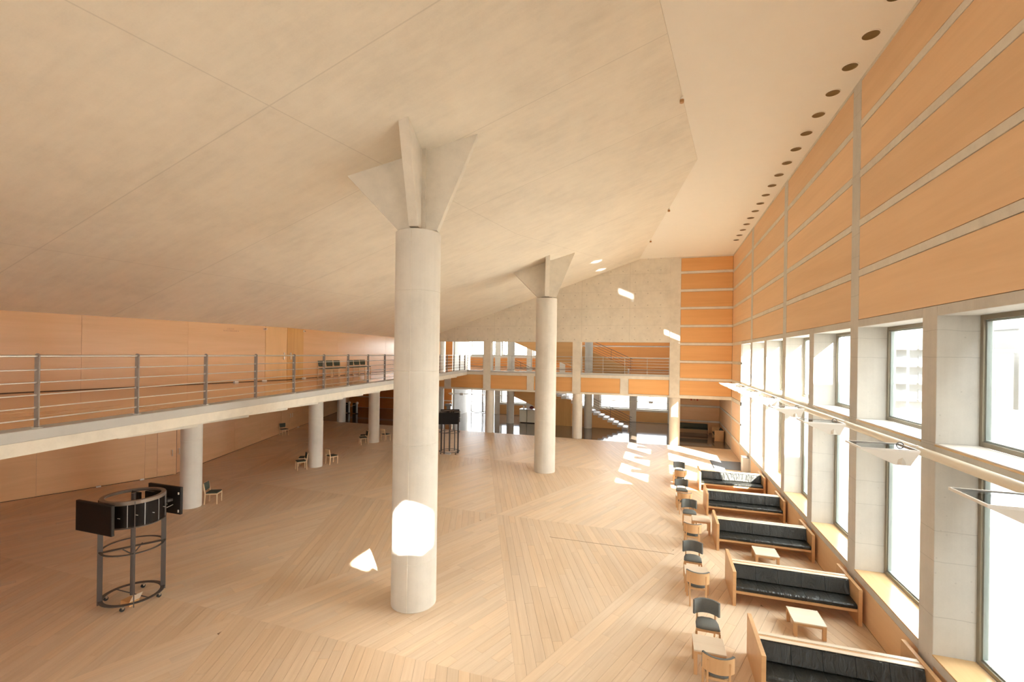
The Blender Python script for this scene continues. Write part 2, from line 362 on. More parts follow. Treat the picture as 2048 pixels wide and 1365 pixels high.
for (ya, xa), (yb, xb) in zip(rows, rows[1:]):
    for k in range(-7, 4):
        for up in (True, False):
            if up:   # base on the nearer row, apex on the farther
                x0 = xa+SX*k; tri = [(x0, ya), (x0+SX, ya), (x0+SX/2, yb)]; d = (SX/2, SY)
            else:
                x0 = xb+SX*k; tri = [(x0, yb), (x0+SX/2, ya), (x0+SX, yb)]; d = (SX/2, -SY)
            if max(p[0] for p in tri) < -28 or min(p[0] for p in tri) > 4.2: continue
            L = math.hypot(*d); d = (d[0]/L, d[1]/L); n = (-d[1], d[0])
            to = lambda p: (p[0]*d[0]+p[1]*d[1], p[0]*n[0]+p[1]*n[1])
            bk = lambda q: (q[0]*d[0]+q[1]*n[0], q[0]*d[1]+q[1]*n[1])
            T = [to(p) for p in tri]; v0, v1 = min(q[1] for q in T), max(q[1] for q in T); u0, u1 = min(q[0] for q in T), max(q[0] for q in T)
            W = .2; nv = max(1, round((v1-v0)/W)); W = (v1-v0)/nv
            for i in range(nv):
                strip = clip(clip(T, 1, v0+W*i+.0022, False), 1, v0+W*(i+1)-.0022, True)
                if len(strip) < 3: continue
                a = min(q[0] for q in strip); e = max(q[0] for q in strip); u = a-random.uniform(0, 2.2)
                while u < e:
                    ln = random.uniform(1.9, 2.6); pc = clip(clip(strip, 0, u+.0015, False), 0, u+ln-.0015, True) if len(strip) > 2 else []
                    if len(pc) > 2 and area(pc) > .004:
                        P = [bk(q) for q in pc]
                        for ax, val, kl in ((0, 4.17, True), (0, -28, False), (1, Y0, False), (1, YW, True)):
                            if len(P) > 2: P = clip(P, ax, val, kl)
                        if len(P) > 2 and area(P) > .004:
                            ox = random.uniform(0, 40); tv = random.uniform(.945, 1.035)*(1.03 if up else .95); wm = random.uniform(-.02, .02)+(0 if up else .02)  # downward triangles darker and yellower: grain sheen put into the tone
                            planks.append((P, [(to(p)[0]+ox, to(p)[1]) for p in P], (tv+wm, tv, tv-wm*1.5, 1)))
                    u += ln
def add_plank(mb, P, UV, tone):
    if sum(P[i][0]*P[(i+1) % len(P)][1]-P[(i+1) % len(P)][0]*P[i][1] for i in range(len(P))) < 0: P = P[::-1]; UV = UV[::-1]
    n = len(P); b = len(mb.v)
    mb.v += [(x, y, 0) for x, y in P]+[(x, y, -.011) for x, y in P]
    fs = [tuple(range(b, b+n))]+[(b+i, b+n+i, b+n+(i+1) % n, b+(i+1) % n) for i in range(n)]
    mb.f += fs; mb.sm += [False]*len(fs); mb.uv = mb.uv or []; mb.tone = mb.tone or []
    for f in fs:
        for i in f: mb.uv.append(UV[(i-b) % n]); mb.tone.append(tone)
def seen(P):
    x = sum(p[0] for p in P)/len(P); y = sum(p[1] for p in P)/len(P)
    v = Vector((x, y, -EYE)); zz = v.dot(_f)
    if zz < .5: return 0
    uu = F_PX*v.dot(_r)/zz; vv = F_PX*EYE/zz
    if abs(uu) > 1050 or vv > 665: return 0
    return area(P)/zz**3
planks.sort(key=lambda q: -seen(q[0]))
for q in planks[:300]:
    mb = MB(); add_plank(mb, *q); mb.build('plank', M['parquet'], floor)
mb = MB()
for q in planks[300:]: add_plank(mb, *q)
tag(mb.build('planks', M['parquet'], floor), kind='stuff')
# brass-dark floor slot with its lifting joint
MB().box(-3.15, .45, 13.69, 13.715, -.001, .0015).build('floor_slot', M['underlay'], floor)

# ------------------------------------------------------------------ right wall with its two rows of windows
XF, XG = 4.16, 4.70                      # inner face, window plane
PY = [9.14+3.035*k for k in range(-6, 7)]; PW = .21
wr_ = shell('wall_right')
for k, y in enumerate(PY[:-1]):
    full = (k % 2) == 1
    MB().box(XF, 4.86, y-PW, y+PW, 0, (9.6 if abs(y-.035) < .1 else 11.83) if full else 6.46).build('pilaster' if full else 'pier', M['board'], wr_, .008)
yE = PY[-1]-PW
MB().box(XF+.03, 4.86, yE, 36.2, 0, 11.83).build('end_wall', M['board'], wr_)
for z0, z1, nm in ((.77, .92, 'sill_band'), (4.1, 4.25, 'sill_band'), (6.30, 6.46, 'lintel_band')):
    for a, b in zip(PY, PY[1:]):
        MB().box(XF, 4.84, a+PW, b-PW, z0, z1).build(nm, M['board'], wr_, .006)
MB().box(XF+.004, 4.84, Y0, yE, 6.44, 6.462).build('lintel_cap', M['board'], wr_)
bandz = [(7.42, 7.57), (8.53, 8.68), (9.62, 9.78), (10.72, 10.87), (11.76, 11.83)]
PIL = [PY[k] for k in range(len(PY)) if k % 2 == 1 and k < len(PY)-1]
segs = [(Y0, PIL[0]-PW)]+[(a+PW, b-PW) for a, b in zip(PIL, PIL[1:])]+[(PIL[-1]+PW, YW)]
PIL_CUT = .035
rowz = [(6.46, 7.42), (7.57, 8.53), (8.68, 9.62), (9.78, 10.72), (10.87, 11.76)]
HOLE = (-3.3, -.5)                       # unseen opening shaped to throw the sun patch on the near column
for a, b in segs:
    for z0, z1 in bandz:
        if a < HOLE[0] < b and 9.7 < z1 < 11: 
            MB().box(XF, 4.3, a, HOLE[0], z0, z1).build('band', M['con'], wr_); MB().box(XF, 4.3, HOLE[1], b, z0, z1).build('band', M['con'], wr_)
        else: MB().box(XF, 4.3, a, b, z0, z1).build('band', M['con'], wr_, .005)
    for z0, z1 in rowz:
        cuts = [(a, b)]
        if a < HOLE[0] < b and z0 > 9.7: cuts = [(a, HOLE[0]), (HOLE[1], b)]
        for p, q in cuts:
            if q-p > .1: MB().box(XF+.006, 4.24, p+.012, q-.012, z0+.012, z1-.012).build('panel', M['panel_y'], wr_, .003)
for a, b, z0, z1 in ((Y0, HOLE[0], 6.46, 11.83), (HOLE[1], yE+.01, 6.46, 11.83), (HOLE[0], HOLE[1], 6.46, 9.78)):
    MB().box(4.2, 4.82, a, b, z0, z1).build('backing', M['dark'], wr_)
def yz(poly): return [(4.57, y, z) for y, z in poly]
MB().slab(yz([(-3.3, 9.62), (-.5, 9.62), (-.5, 9.62), (-.8, 9.80), (-.97, 9.92), (-1.97, 10.58), (-2.25, 10.99), (-2.47, 10.97), (-3.01, 11.57), (-3.3, 11.6)]), (.1, 0, 0)).build('stair_window_apron', M['con'], wr_)
MB().slab(yz([(-3.3, 11.6), (-3.01, 11.57), (-2.46, 11.68), (-2.05, 11.70), (-.97, 10.84), (-.8, 10.72), (-.5, 10.4), (-.5, 11.83), (-3.3, 11.83)]), (.1, 0, 0)).build('stair_window_head', M['con'], wr_)
for a, b in zip(PY, PY[1:]):              # panels under the windows, one per bay
    MB().box(XF+.008, 4.2, a+.012, b-.012, .015, .758).build('panel', M['panel_y'], wr_, .003)
MB().box(4.205, 4.82, Y0, yE, 0, .77).build('backing', M['dark'], wr_)
# end stretch beside the last window and the alcove
for z0, z1 in ((.0, .80), (.93, 1.90), (2.03, 2.98), (3.18, 4.1), (4.25, 5.2), (5.34, 6.30)):
    for p, q in ((yE+.08, YW-.04), (YW+.12, 36.1)):
        if p > 29 and z0 > 3: continue
        MB().box(XF+.006, XF+.05, p, q, z0+.012, z1-.012).build('panel', M['panel_y'], wr_, .003)
for z0, z1 in ((.80, .93), (1.90, 2.03), (2.98, 3.18), (4.1, 4.25), (5.2, 5.34), (6.30, 6.46)):
    MB().box(XF, XF+.05, yE, YW if z0 > 3 else 36.1, z0, z1).build('band', M['con'], wr_)
MB().box(XF, XF+.05, yE, yE+.08, 0, 6.46).build('edge_post', M['con'], wr_); MB().box(XF, XF+.05, YW-.04, YW+.12, 0, 2.98).build('edge_post', M['con'], wr_)
# windows
nwin = 0
def window(a, b, z0, z1, board, col):
    global nwin; nwin += 1
    w_ = shell('window_%d' % nwin)
    t = .075; x0, x1 = XG, XG+.09
    f = MB().box(x0, x1, a, a+t, z0, z1).box(x0, x1, b-t, b, z0, z1).box(x0, x1, a+t, b-t, z0, z0+t).box(x0, x1, a+t, b-t, z1-t, z1).build('frame', M['alu'], w_, .005)
    u = .03; x0 += .03
    MB().box(x0, x1, a+t, a+t+u, z0+t, z1-t).box(x0, x1, b-t-u, b-t, z0+t, z1-t).box(x0, x1, a+t+u, b-t-u, z0+t, z0+t+u).box(x0, x1, a+t+u, b-t-u, z1-t-u, z1-t).build('bead', M['alubead'], f)
    MB().box(x0+.03, x0+.036, a+t+.01, b-t-.01, z0+t+.01, z1-t-.01).build('pane', M['glass'], w_)
    MB().box(XF-.006, XG, a, b, z0-board, z0).build('sill_board', col, w_, .004)
for a, b in zip(PY, PY[1:]):
    window(a+PW, b-PW, .945, 4.1, .025, M['sill']); window(a+PW, b-PW, 4.28, 6.30, .03, M['sillwhite'])
# the wood nosing under the pale upper sills
for a, b in zip(PY, PY[1:]): MB().box(XF-.012, XF+.02, a+PW, b-PW, 4.235, 4.262).build('sill_nosing', M['sill'], wr_)

# ------------------------------------------------------------------ ceiling: white plane and the folded concrete slab
structure(MB().box(-31, 4.9, Y0, YW+.3, 11.83, 12.1), 'ceiling', M['white'])
zB = 11.80
A_, B_, C_ = Vector((-.08, 8.36, zB)), Vector((1.04, 15.43, zB)), Vector((-1.24, 29.66, zB)); K_ = Vector((-14.63, 15.0, 6.56))
def planez(p, q, r):
    n = (q-p).cross(r-p); return lambda x, y: p.z-(n.x*(x-p.x)+n.y*(y-p.y))/n.z
z1f, z2f = planez(A_, B_, K_), planez(B_, C_, K_)
UP1 = (-.1697, Y0)                        # direction of the upper wall, near part
def up1(y): return K_.x-(K_.y-y)*.1697
def up2(y): return K_.x-(y-K_.y)*.158
def ab(y): return A_.x+(B_.x-A_.x)*(y-A_.y)/(B_.y-A_.y)
def bc(y): return B_.x+(C_.x-B_.x)*(y-B_.y)/(C_.y-B_.y)
P1 = [(x, y, z1f(x, y)) for x, y in ((up1(Y0)-.3, Y0), (ab(Y0), Y0), (B_.x, B_.y), (K_.x-.3, K_.y))]
P2 = [(x, y, z2f(x, y)) for x, y in ((K_.x-.3, K_.y), (B_.x, B_.y), (bc(YW), YW), (up2(YW)-.3, YW))]
sl = shell('ceiling_slab')
MB().slab(P1, (0, 0, .35)).build('near_slope', M['slab'], sl); MB().slab(P2, (0, 0, .35)).build('far_slope', M['slab'], sl)
# recessed downlights along the right wall
for k in range(18):
    y = 26.66-1.0148*k
    t = thing('ceiling_downlight', 'round recessed ceiling downlight, %s in the row from the far wall' % ORD[k], 'light', (3.77, y, 11.83), 'recessed downlights along the right wall')
    MB().ring((3.77, y), .142, .158, 11.815, 11.832, 28).build('trim_ring', M['white'], t)
    MB().lathe([(.142, 11.818), (.12, 11.826), (.05, 11.829), (.001, 11.8295)], (3.77, y), 28).build('reflector', M['gold'], t)
for (x, y, z), lab in (((.42, 11.6, 11.74), 'small brown sensor on the slab edge nearest the camera'), ((.28, 20.2, 11.74), 'small brown sensor on the far slab edge, below the corner'), ((-.55, 25.4, 11.74), 'tiny brown sensor on the slab edge closest to the far wall')):
    t = thing('smoke_sensor', lab, 'sensor', (x, y, z)); MB().cyl((x, y, z-.07), (x, y, z), .05, 12).build('body', M['brown'], t); MB().cyl((x, y, z), (x, y, z+.1), .03, 10).build('base', M['socket'], t)

# ------------------------------------------------------------------ left walls: the auditorium's folded flank above and below the balcony
DZ = 4.41
wl = shell('wall_left')
def flank(fx, ya, yb, joints, z0, z1, mat, gap=.004, rise=None):
    """panels along a wall line x = fx(y), split at the joints"""
    ys = [ya]+sorted(j for j in joints if ya < j < yb)+[yb]
    for a, b in zip(ys, ys[1:]):
        p, q = Vector((fx(a), a)), Vector((fx(b), b)); d = (q-p).normalized()
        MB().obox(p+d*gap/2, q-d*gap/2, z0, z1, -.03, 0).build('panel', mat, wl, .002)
        MB().obox(p-d*.02, q+d*.02, z0-.02, z1+.2, .002, .25).build('backing', M['dark'], wl)
UZ = 6.62
flank(up1, Y0, 14.06, [14.06-2.74*k for k in range(1, 9)], DZ+.012, UZ-.06, M['panel_left'])
flank(up2, 16.08, 36.5, [16.08+2.74*k for k in range(1, 8)], DZ+.012, UZ, M['panel_left'])
def low1(y): return -20.65+(y-14.75)*.385
def low2(y): return -20.65-(y-14.75)*.379
flank(low1, Y0, 14.2, [13.8-3.03*k for k in range(0, 8)], .012, 4.06, M['panel_left'])
flank(low2, 15.6, 24.6, [19.25, 22.0], .012, 4.06, M['panel_left']); flank(low2, 27.2, 38.6, [30.2, 33.2], .012, 4.06, M['panel_left'])
def leaf(name, fx, a, b, z0, z1, mat, hy, hz, n):
    d_ = shell('door_%d' % n)
    p, q = Vector((fx(a), a)), Vector((fx(b), b)); d = (q-p).normalized(); nn = Vector((d.y, -d.x))
    MB().obox(p+d*.004, q-d*.004, z0+.012, z1, -.035, 0).build('leaf', mat, d_, .002)
    MB().obox(p-d*.02, q+d*.02, z0, z1+.02, .002, .2).build('backing', M['dark'], d_)
    h = Vector((fx(hy), hy))+nn*.09; hb = h-nn*.07
    MB().cyl((h.x, h.y, hz), (h.x, h.y, hz+.28), .014, 8).cyl((h.x, h.y, hz+.02), (hb.x, hb.y, hz+.02), .01, 6).cyl((h.x, h.y, hz+.26), (hb.x, hb.y, hz+.26), .01, 6).build('handle', M['steel'], d_)
leaf('upper', up1, 14.06, 15.0, DZ, UZ-.06, M['door_pale'], 14.84, 5.25, 1); leaf('upper', up2, 15.0, 16.08, DZ, UZ-.06, M['panel_v'], 15.16, 5.25, 2)  # one leaf paler, one deeper: light by orientation put into the wood colour
leaf('lower', low1, 14.2, 14.85, 0, 4.06, M['panel_left'], 14.7, .85, 3); leaf('lower', low2, 14.75, 15.6, 0, 4.06, M['panel_left'], 15.0, .85, 4)
leaf('lower', low2, 24.6, 25.95, 0, 4.06, M['panel_left'], 25.8, .9, 5); leaf('lower', low2, 25.95, 27.2, 0, 4.06, M['panel_left'], 26.1, .9, 6)
bs = shell('baseboard_left')
for fx, a, b, z in ((low1, Y0, 14.75, 0), (low2, 14.75, 38.6, 0), (up1, Y0, 15.0, DZ), (up2, 15.0, 36.5, DZ)):
    MB().obox((fx(a), a), (fx(b), b), z, z+.02, -.04, 0).build('strip', M['dark'], bs)
# small things on the left wall
def on_wall(fx, y, off=.03):
    e = .01; d = Vector((fx(y+e)-fx(y), e)).normalized(); return Vector((fx(y), y))+Vector((d.y, -d.x))*off, d
for fx, y, z, lab in ((up1, 14.04, 6.42, 'small emergency light above the pale door leaf on the balcony'), (up2, 16.1, 6.44, 'small emergency light above the right edge of the balcony doors')):
    p, d = on_wall(fx, y); t = thing('emergency_light', lab, 'light', (p.x, p.y, z)); n2 = Vector((d.y, -d.x))
    MB().obox(p-d*.05, p+d*.05, z, z+.07, -.05, 0).build('housing', M['socket'], t); q = p+n2*.05
    MB().cyl((q.x-.03, q.y-.03, z+.035), (q.x+n2.x*.04, q.y+n2.y*.04, z+.035), .025, 10).build('lens', M['brown'], t)
for fx, y, z, lab in ((up1, 12.9, DZ, 'white floor socket by the balcony wall, left of the doors'), (up1, 14.0, DZ, 'white floor socket at the foot of the pale balcony door'), (up2, 16.05, DZ, 'white floor socket right of the balcony doors'),
                      (low1, 12.4, 0, 'white floor socket at the lower wall behind the dark screen stand'), (low1, 13.7, 0, 'white floor socket at the lower wall, left of the nearest balcony column'), (low2, 27.0, 0, 'white floor socket at the lower wall right of the far doors')):
    p, d = on_wall(fx, y, .1); t = thing('floor_socket', lab, 'socket', (p.x, p.y, z))
    MB().obox(p-d*.07, p+d*.07, z+.004, z+.05, -.05, .05).build('box', M['socket'], t); MB().obox(p-d*.05, p+d*.05, z+.05, z+.056, -.03, .03).build('lid', M['steel'], t)
# two small lines of faded lettering
p0, d = on_wall(up1, 12.45, .034); rnd = random.Random(2); lt = thing('wall_lettering', 'two short lines of small faded lettering high on the balcony wall', 'sign', (p0.x, p0.y, 6.28))
def strokes(y0, y1, z, h):
    y = y0; mb = MB()
    while y < y1:
        wdt = rnd.uniform(.018, .034); p, d = on_wall(up1, y, .031); q = p+d*wdt
        if rnd.random() > .14:
            k = rnd.choice((0, 1, 2)); mb.obox(p, p+d*.006, z, z+h, -.003, 0)
            if k: mb.obox(p, q, z+h*.45, z+h*.55, -.003, 0)
            if k == 2: mb.obox(q, q+d*.006, z, z+h*.6, -.003, 0)
            else: mb.obox(p, q, z, z+h*.12, -.003, 0)
        y += wdt+.016
    return mb
strokes(12.6, 12.82, 6.365, .045).build('first_line', M['letter'], lt); strokes(12.48, 13.0, 6.29, .055).build('second_line', M['letter'], lt)

# ------------------------------------------------------------------ balcony and corridor deck
def edge(y): return -8.54-(y-3.76)*.1774
bal = shell('balcony')
dk = [(edge(Y0), Y0), (edge(YW), YW), (-30, YW), (-30, Y0)]
def inset(p, d): return p
EX = .06
MB().prism([(edge(Y0)-EX, Y0), (edge(YW)-EX, YW), (-30, YW), (-30, Y0)], 4.06, 4.40).build('deck', M['panel_left'], bal)
MB().obox((edge(Y0), Y0), (edge(YW), YW), 4.06, 4.255, 0, .4).build('fascia', M['con'], bal, .006)
MB().obox((edge(Y0)+.012, Y0), (edge(YW)+.012, YW), 4.255, 4.415, 0, .34).build('kerb', M['kerb'], bal, .01)
# deck floor boards beyond the kerb
MB().prism([(edge(Y0)-.36, Y0), (edge(YW)-.36, YW), (-30, YW), (-30, Y0)], 4.40, 4.41).build('deck_floor', M['deckfloor'], bal)
PO = [2.72-1.53*k for k in range(8, 0, -1)]+[2.72+1.53*k for k in range(0, 18)]
for a, b in zip(PO, PO[1:]):              # stepped soffit boxes
    if b < 7: continue
    x1 = edge(b)-.33; MB().box(x1-4.6, x1, a, b-.004, 3.93, 4.06).build('soffit_box', M['con'], bal, .004)
# corridor deck at the far end, with the stair well left open
WELL = (-11.9, -4.2, 35.4, 36.9)
for x0, x1, y0, y1 in ((-30, 4.1, YW+.06, WELL[2]), (-30, 1.3, WELL[3], 40.0), (-30, WELL[0], WELL[2], WELL[3]), (WELL[1], 1.3, WELL[2], WELL[3])):
    if y0 < 31: x1 = 1.3
    MB().box(x0, x1, y0, y1, 4.1, 4.36).build('corridor_deck', M['white'], bal); MB().box(x0, x1, y0, y1, 4.36, 4.41).build('corridor_floor', M['stone'], bal)

# ------------------------------------------------------------------ far wall
wb = shell('wall_back')
XL, XR = -17.4, 1.2
top = [(XL, 6.47), (XR, 6.47), (XR, 11.83), (bc(YW), 11.83), (XL, z2f(XL, YW)+.2)]
MB().slab([(x, YW, z) for x, z in top], (0, .45, 0)).build('upper_wall', M['cwall'], wb)
MB().box(XR-.62, XR, YW-.035, YW+.45, 3.0, 11.83).build('pilaster', M['con'], wb, .006)
MB().box(edge(YW)-.02, XR-.62, YW-.012, YW+.35, 4.10, 4.285).build('deck_edge', M['con'], wb)
MB().box(edge(YW)-.02, XR-.62, YW-.03, YW+.35, 4.285, 4.415).build('kerb', M['kerb'], wb)
MB().box(-17.9, XR-.62, YW, YW+.4, 2.99, 3.12).build('beam', M['con'], wb, .006)
PB = [(-12.0, -11.45), (-5.58, -5.02)]
ST = [(-18.2, -17.6), (-15.08, -14.57), (-8.76, -8.26), (-2.44, -1.92)]
for a, b in PB: MB().box(a, b, YW-.05, YW+.45, 3.0, 6.5).build('pilaster', M['con'], wb, .006)
for a, b in ST: MB().box(a, b, YW, YW+.35, 3.1, 4.285 if a > -13 else 4.06).build('post', M['con'], wb)
xs = sorted(PB+ST+[(XR-.62, XR)])
for (a0, a), (b, b1) in zip(xs, xs[1:]):
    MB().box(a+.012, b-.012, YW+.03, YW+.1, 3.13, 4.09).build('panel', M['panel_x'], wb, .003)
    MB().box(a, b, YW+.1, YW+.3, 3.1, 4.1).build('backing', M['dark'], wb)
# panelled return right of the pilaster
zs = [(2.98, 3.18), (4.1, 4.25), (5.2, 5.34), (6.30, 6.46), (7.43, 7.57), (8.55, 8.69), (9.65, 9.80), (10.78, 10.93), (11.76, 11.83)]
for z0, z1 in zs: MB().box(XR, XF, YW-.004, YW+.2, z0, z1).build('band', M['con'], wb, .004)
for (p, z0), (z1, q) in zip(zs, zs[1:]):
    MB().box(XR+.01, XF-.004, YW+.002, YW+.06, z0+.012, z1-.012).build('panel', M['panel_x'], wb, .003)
MB().box(XR, XF+.1, YW+.06, YW+.4, 2.99, 11.83).build('backing', M['dark'], wb)
# near end wall of the hall, behind the camera, glazed to add frontal light
wf = shell('wall_front')
MB().box(-31, -20, Y0-.3, Y0, 0, 11.83).box(-20, 4.9, Y0-.3, Y0, 0, .9).box(-20, 4.9, Y0-.3, Y0, 11.0, 11.83).build('solid_wall', M['con'], wf)
for k in range(9): MB().box(-20+k*3.06-.2, -20+k*3.06+.2, Y0-.4, Y0, .9, 11.0).build('pier', M['con'], wf)
for k in range(8):
    for z0, z1 in ((.9, 4.2), (4.4, 7.6), (7.8, 11.0)):
        nwin_f = shell('window_%d' % (100+k*3+int(z0/3)))  # unseen windows, put in as fill light for the hall
        a, b, t = -20+k*3.06+.2, -20+(k+1)*3.06-.2, .07
        MB().box(a, a+t, Y0-.25, Y0-.17, z0, z1).box(b-t, b, Y0-.25, Y0-.17, z0, z1).box(a+t, b-t, Y0-.25, Y0-.17, z0, z0+t).box(a+t, b-t, Y0-.25, Y0-.17, z1-t, z1).build('frame', M['alu'], nwin_f)
        MB().box(a+.03, b-.03, Y0-.22, Y0-.215, z0+.03, z1-.03).build('pane', M['tintfront'], nwin_f)
for z in (4.2, 7.6): MB().box(-20, 4.9, Y0-.3, Y0, z, z+.2).build('transom', M['con'], wf)

# outer wall of the lobby behind the far wall: bays of 3.06 m with windows on both floors
YB = 40.0
wo = shell('wall_outer')
BAYS = [(-1.84-3.06*k, .68-3.06*k) for k in range(0, 6)]
MB().box(-31, 1.3, YB+.5, YB+.9, 7.5, 9).build('parapet', M['con'], wo)
for k, (a, b) in enumerate(BAYS):
    door = (k == 5); blind = k < 3
    MB().box(b, b+.54, YB, YB+.5, 0, 9).build('pier', M['con'], wo)
    if not door:
        MB().box(a, b, YB, YB+.5, 0, .92).build('apron', M['con'], wo); MB().box(a, b, YB-.03, YB, .02, .90).build('panel', M['panel_x'], wo)
        MB().box(a, b, YB-.03, YB+.5, .92, 1.07).build('sill', M['con'], wo)
    MB().box(a, b, YB, YB+.5, 3.3, 4.41).build('spandrel', M['con'], wo)
    if blind:
        MB().box(a-.02, b+.56, YB-.03, YB+.5, 4.41, 9).build('blank_wall', M['con'], wo)
        for z0, z1 in ((4.43, 5.36), (5.42, 6.34), (6.46, 7.4), (7.46, 8.4)):
            MB().box(a-.01, b+.53, YB-.07, YB-.03, z0, z1).build('panel', M['panel_back'], wo)
    else:
        MB().box(a, b, YB, YB+.5, 4.41, 5.26).build('apron', M['con'], wo); MB().box(a, b, YB-.03, YB, 4.43, 5.25).build('panel', M['panel_back'], wo)
        MB().box(a, b, YB-.03, YB+.5, 5.26, 5.46).build('sill', M['con'], wo); MB().box(a, b, YB, YB+.5, 7.6, 9).build('head', M['con'], wo)
    for z0, z1, isd in ((0.02 if door else 1.07, 3.3, door), (5.46, 7.6, False)):
        if z0 > 5 and blind: continue
        if isd: d_ = shell('door_7')
        else: nwin += 1; d_ = shell('window_%d' % nwin)
        t = .07; y0, y1 = YB+.32, YB+.4
        fr = MB().box(a, a+t, y0, y1, z0, z1).box(b-t, b, y0, y1, z0, z1).box(a+t, b-t, y0, y1, z0, z0+t).box(a+t, b-t, y0, y1, z1-t, z1)
        if isd: fr.box((a+b)/2-.14, (a+b)/2-.03, y0, y1, z0, z1).box((a+b)/2+.03, (a+b)/2+.1, y0, y1, z0, z1).box(a, b, y0, y1, 2.0, 2.03).box(a, b, y0+.02, y1-.02, 1.0, 1.03)
        fr.build('frame', M['alu'], d_); MB().box(a+.02, b-.02, YB+.355, YB+.358, z0+.02, z1-.02).build('pane', M['tinted2' if z0 > 5 else 'tinted'], d_)
MB().box(1.22, 1.3, YW+.45, YB+.5, 3.0, 9).build('end_wall', M['con'], wo); MB().box(1.2, 1.34, 36.2, YB+.5, 0, 3.0).build('end_wall', M['con'], wo)
MB().box(-17.6, -17.42, 37.2, YB+.5, 0, 4.1).build('return_wall', M['board'], wo); MB().box(-17.6, -17.42, 37.2, YB+.5, 4.41, 9).build('return_wall', M['board'], wo)
MB().box(-31, -18.64, YB-.7, YB+.5, 0, 4.1).box(-31, -18.64, YB-.7, YB+.5, 4.41, 9).build('blank_wall', M['con'], wo)
for z0, z1 in ((.02, 1.05), (1.15, 2.9), (4.43, 9)):
    for k in range(5): MB().box(-18.66-2.4*(k+1), -18.66-2.4*k-.01, YB-.74, YB-.7, z0, z1).build('panel', M['panel_back'], wo)
MB().box(-31, -18.66, YB-.745, YB-.7, 1.05, 1.15).build('band', M['con'], wo)
cl = shell('ceiling_lobby')
MB().box(-31, -19.5, YW+.3, YB+.9, 9, 9.3).box(-19.5, 1.34, YW+.3, YW+1.1, 9, 9.3).box(-19.5, 1.34, 39.6, YB+.9, 9, 9.3).build('border', M['white'], cl)
for k in range(9):                        # unseen opal rooflights added to brighten corridor and lobby
    x = -19.5+k*2.315; MB().box(x, x+.2, YW+1.1, 39.6, 8.9, 9.3).build('rafter', M['white'], cl); MB().box(x+.2, x+2.315, YW+1.1, 39.6, 9.1, 9.11).build('pane', M['opal'], cl)
structure(MB().box(-31.3, -31, Y0, YB+.9, 0, 12), 'wall_side', M['con'])
# door recess left of the lobby columns, both floors
dr = shell('door_8')
MB().box(-18.75, -18.6, 35.9, 36.1, 0, 2.3).box(-20.6, -20.45, 35.9, 36.1, 0, 2.3).box(-20.45, -18.75, 35.9, 36.1, 2.2, 2.3).build('frame', M['panel_v'], dr)
MB().box(-20.45, -18.75, 36.0, 36.05, .02, 2.2).build('leaf', M['doorgrey'], dr)
MB().box(-22.6, -20.6, 35.95, 36.1, 0, 4.1).box(-20.6, -18.6, 35.95, 36.1, 2.3, 4.1).build('surround', M['panel_back'], dr)
# alcove back wall with bands
al = shell('wall_alcove')
MB().box(1.2, XF+.1, 36.15, 36.3, 0, 3.0).build('backing', M['dark'], al)
for z0, z1 in ((.0, .80), (.93, 1.90), (2.03, 2.98)): MB().box(1.22, XF, 36.1, 36.15, z0+.012, z1-.012).build('panel', M['panel_left'], al)
for z0, z1 in ((.80, .93), (1.90, 2.03)): MB().box(1.22, XF, 36.095, 36.15, z0, z1).build('band', M['con'], al)
MB().box(1.2, XF+.1, YW+.4, 36.2, 2.98, 3.1).build('soffit', M['con'], al)
pg = thing('wall_pictogram', 'three small red marks in a row high on the alcove wall', 'sign', (2.4, 36.09, 2.4))
for x, w2 in ((2.24, .10), (2.45, .035), (2.66, .10)):
    MB().box(x-w2/2, x+w2/2, 36.088, 36.098, 2.36, 2.49).build('mark', M['red'], pg)

# ------------------------------------------------------------------ columns
def column(x, y, r, h, label, rings=(), capital=None, seam=None):
    t = thing('column', label, 'column', (x, y, 0))
    zs = [0]+[z for z in rings if z < h]+[h]
    prof = [(r-.012, 0.0), (r, .012)]
    for z in zs[1:-1]: prof += [(r, z-.008), (r-.006, z-.003), (r-.006, z+.003), (r, z+.008)]
    prof += [(r, h-.015), (r-.015, h), (0.001, h)]
    MB().lathe(prof, (x, y), 40).build('shaft', M['shaft'], t)
    if seam is not None:
        a = seam; MB().cyl((x+r*math.cos(a), y+r*math.sin(a), .02), (x+r*math.cos(a), y+r*math.sin(a), h-.02), .006, 6).build('seam', M['con'], t)
    if capital:
        MB().cyl((x, y, h-.01), (x, y, h+.05), r*.55, 20).build('bearing', M['dark'], t)
        rot, arms = capital; zf = z1f if y < 15 else z2f
        for q in range(4):
            a = rot+q*PI/2; d = Vector((math.cos(a), math.sin(a))); n = Vector((-d.y, d.x)); b = arms[q]
            z0 = h+.05; w2 = .105
            c0 = Vector((x, y)); P = [c0, c0+d*(r-.06), c0+d*b]
            def zz(p): return zf(p.x, p.y)+.02
            poly = [(P[0].x, P[0].y, z0), (P[1].x, P[1].y, z0), (P[2].x, P[2].y, zz(P[2])), (P[0].x, P[0].y, zz(P[0]))]
            off = (n.x*2*w2, n.y*2*w2, 0)
            MB().slab([(p[0]-n.x*w2, p[1]-n.y*w2, p[2]) for p in poly], off).build('capital_fin', M['con'], t, .008)
        # chamfered core between the fins
        rr = .26; MB().prism([(x+rr*math.cos(rot+PI/4+k*PI/2), y+rr*math.sin(rot+PI/4+k*PI/2)) for k in range(4)], h+.05, zf(x, y)+.1).build('capital_core', M['con'], t)
    return t
CAP = (math.radians(15), (1.32, 1.32, 1.62, 1.30))
column(-5.2, 9.1, .5, 8.28, 'thick round concrete column with a finned capital, nearest the camera and sunlit near its foot', (1.05, 3.6, 5.2, 6.95), CAP, -1.35)
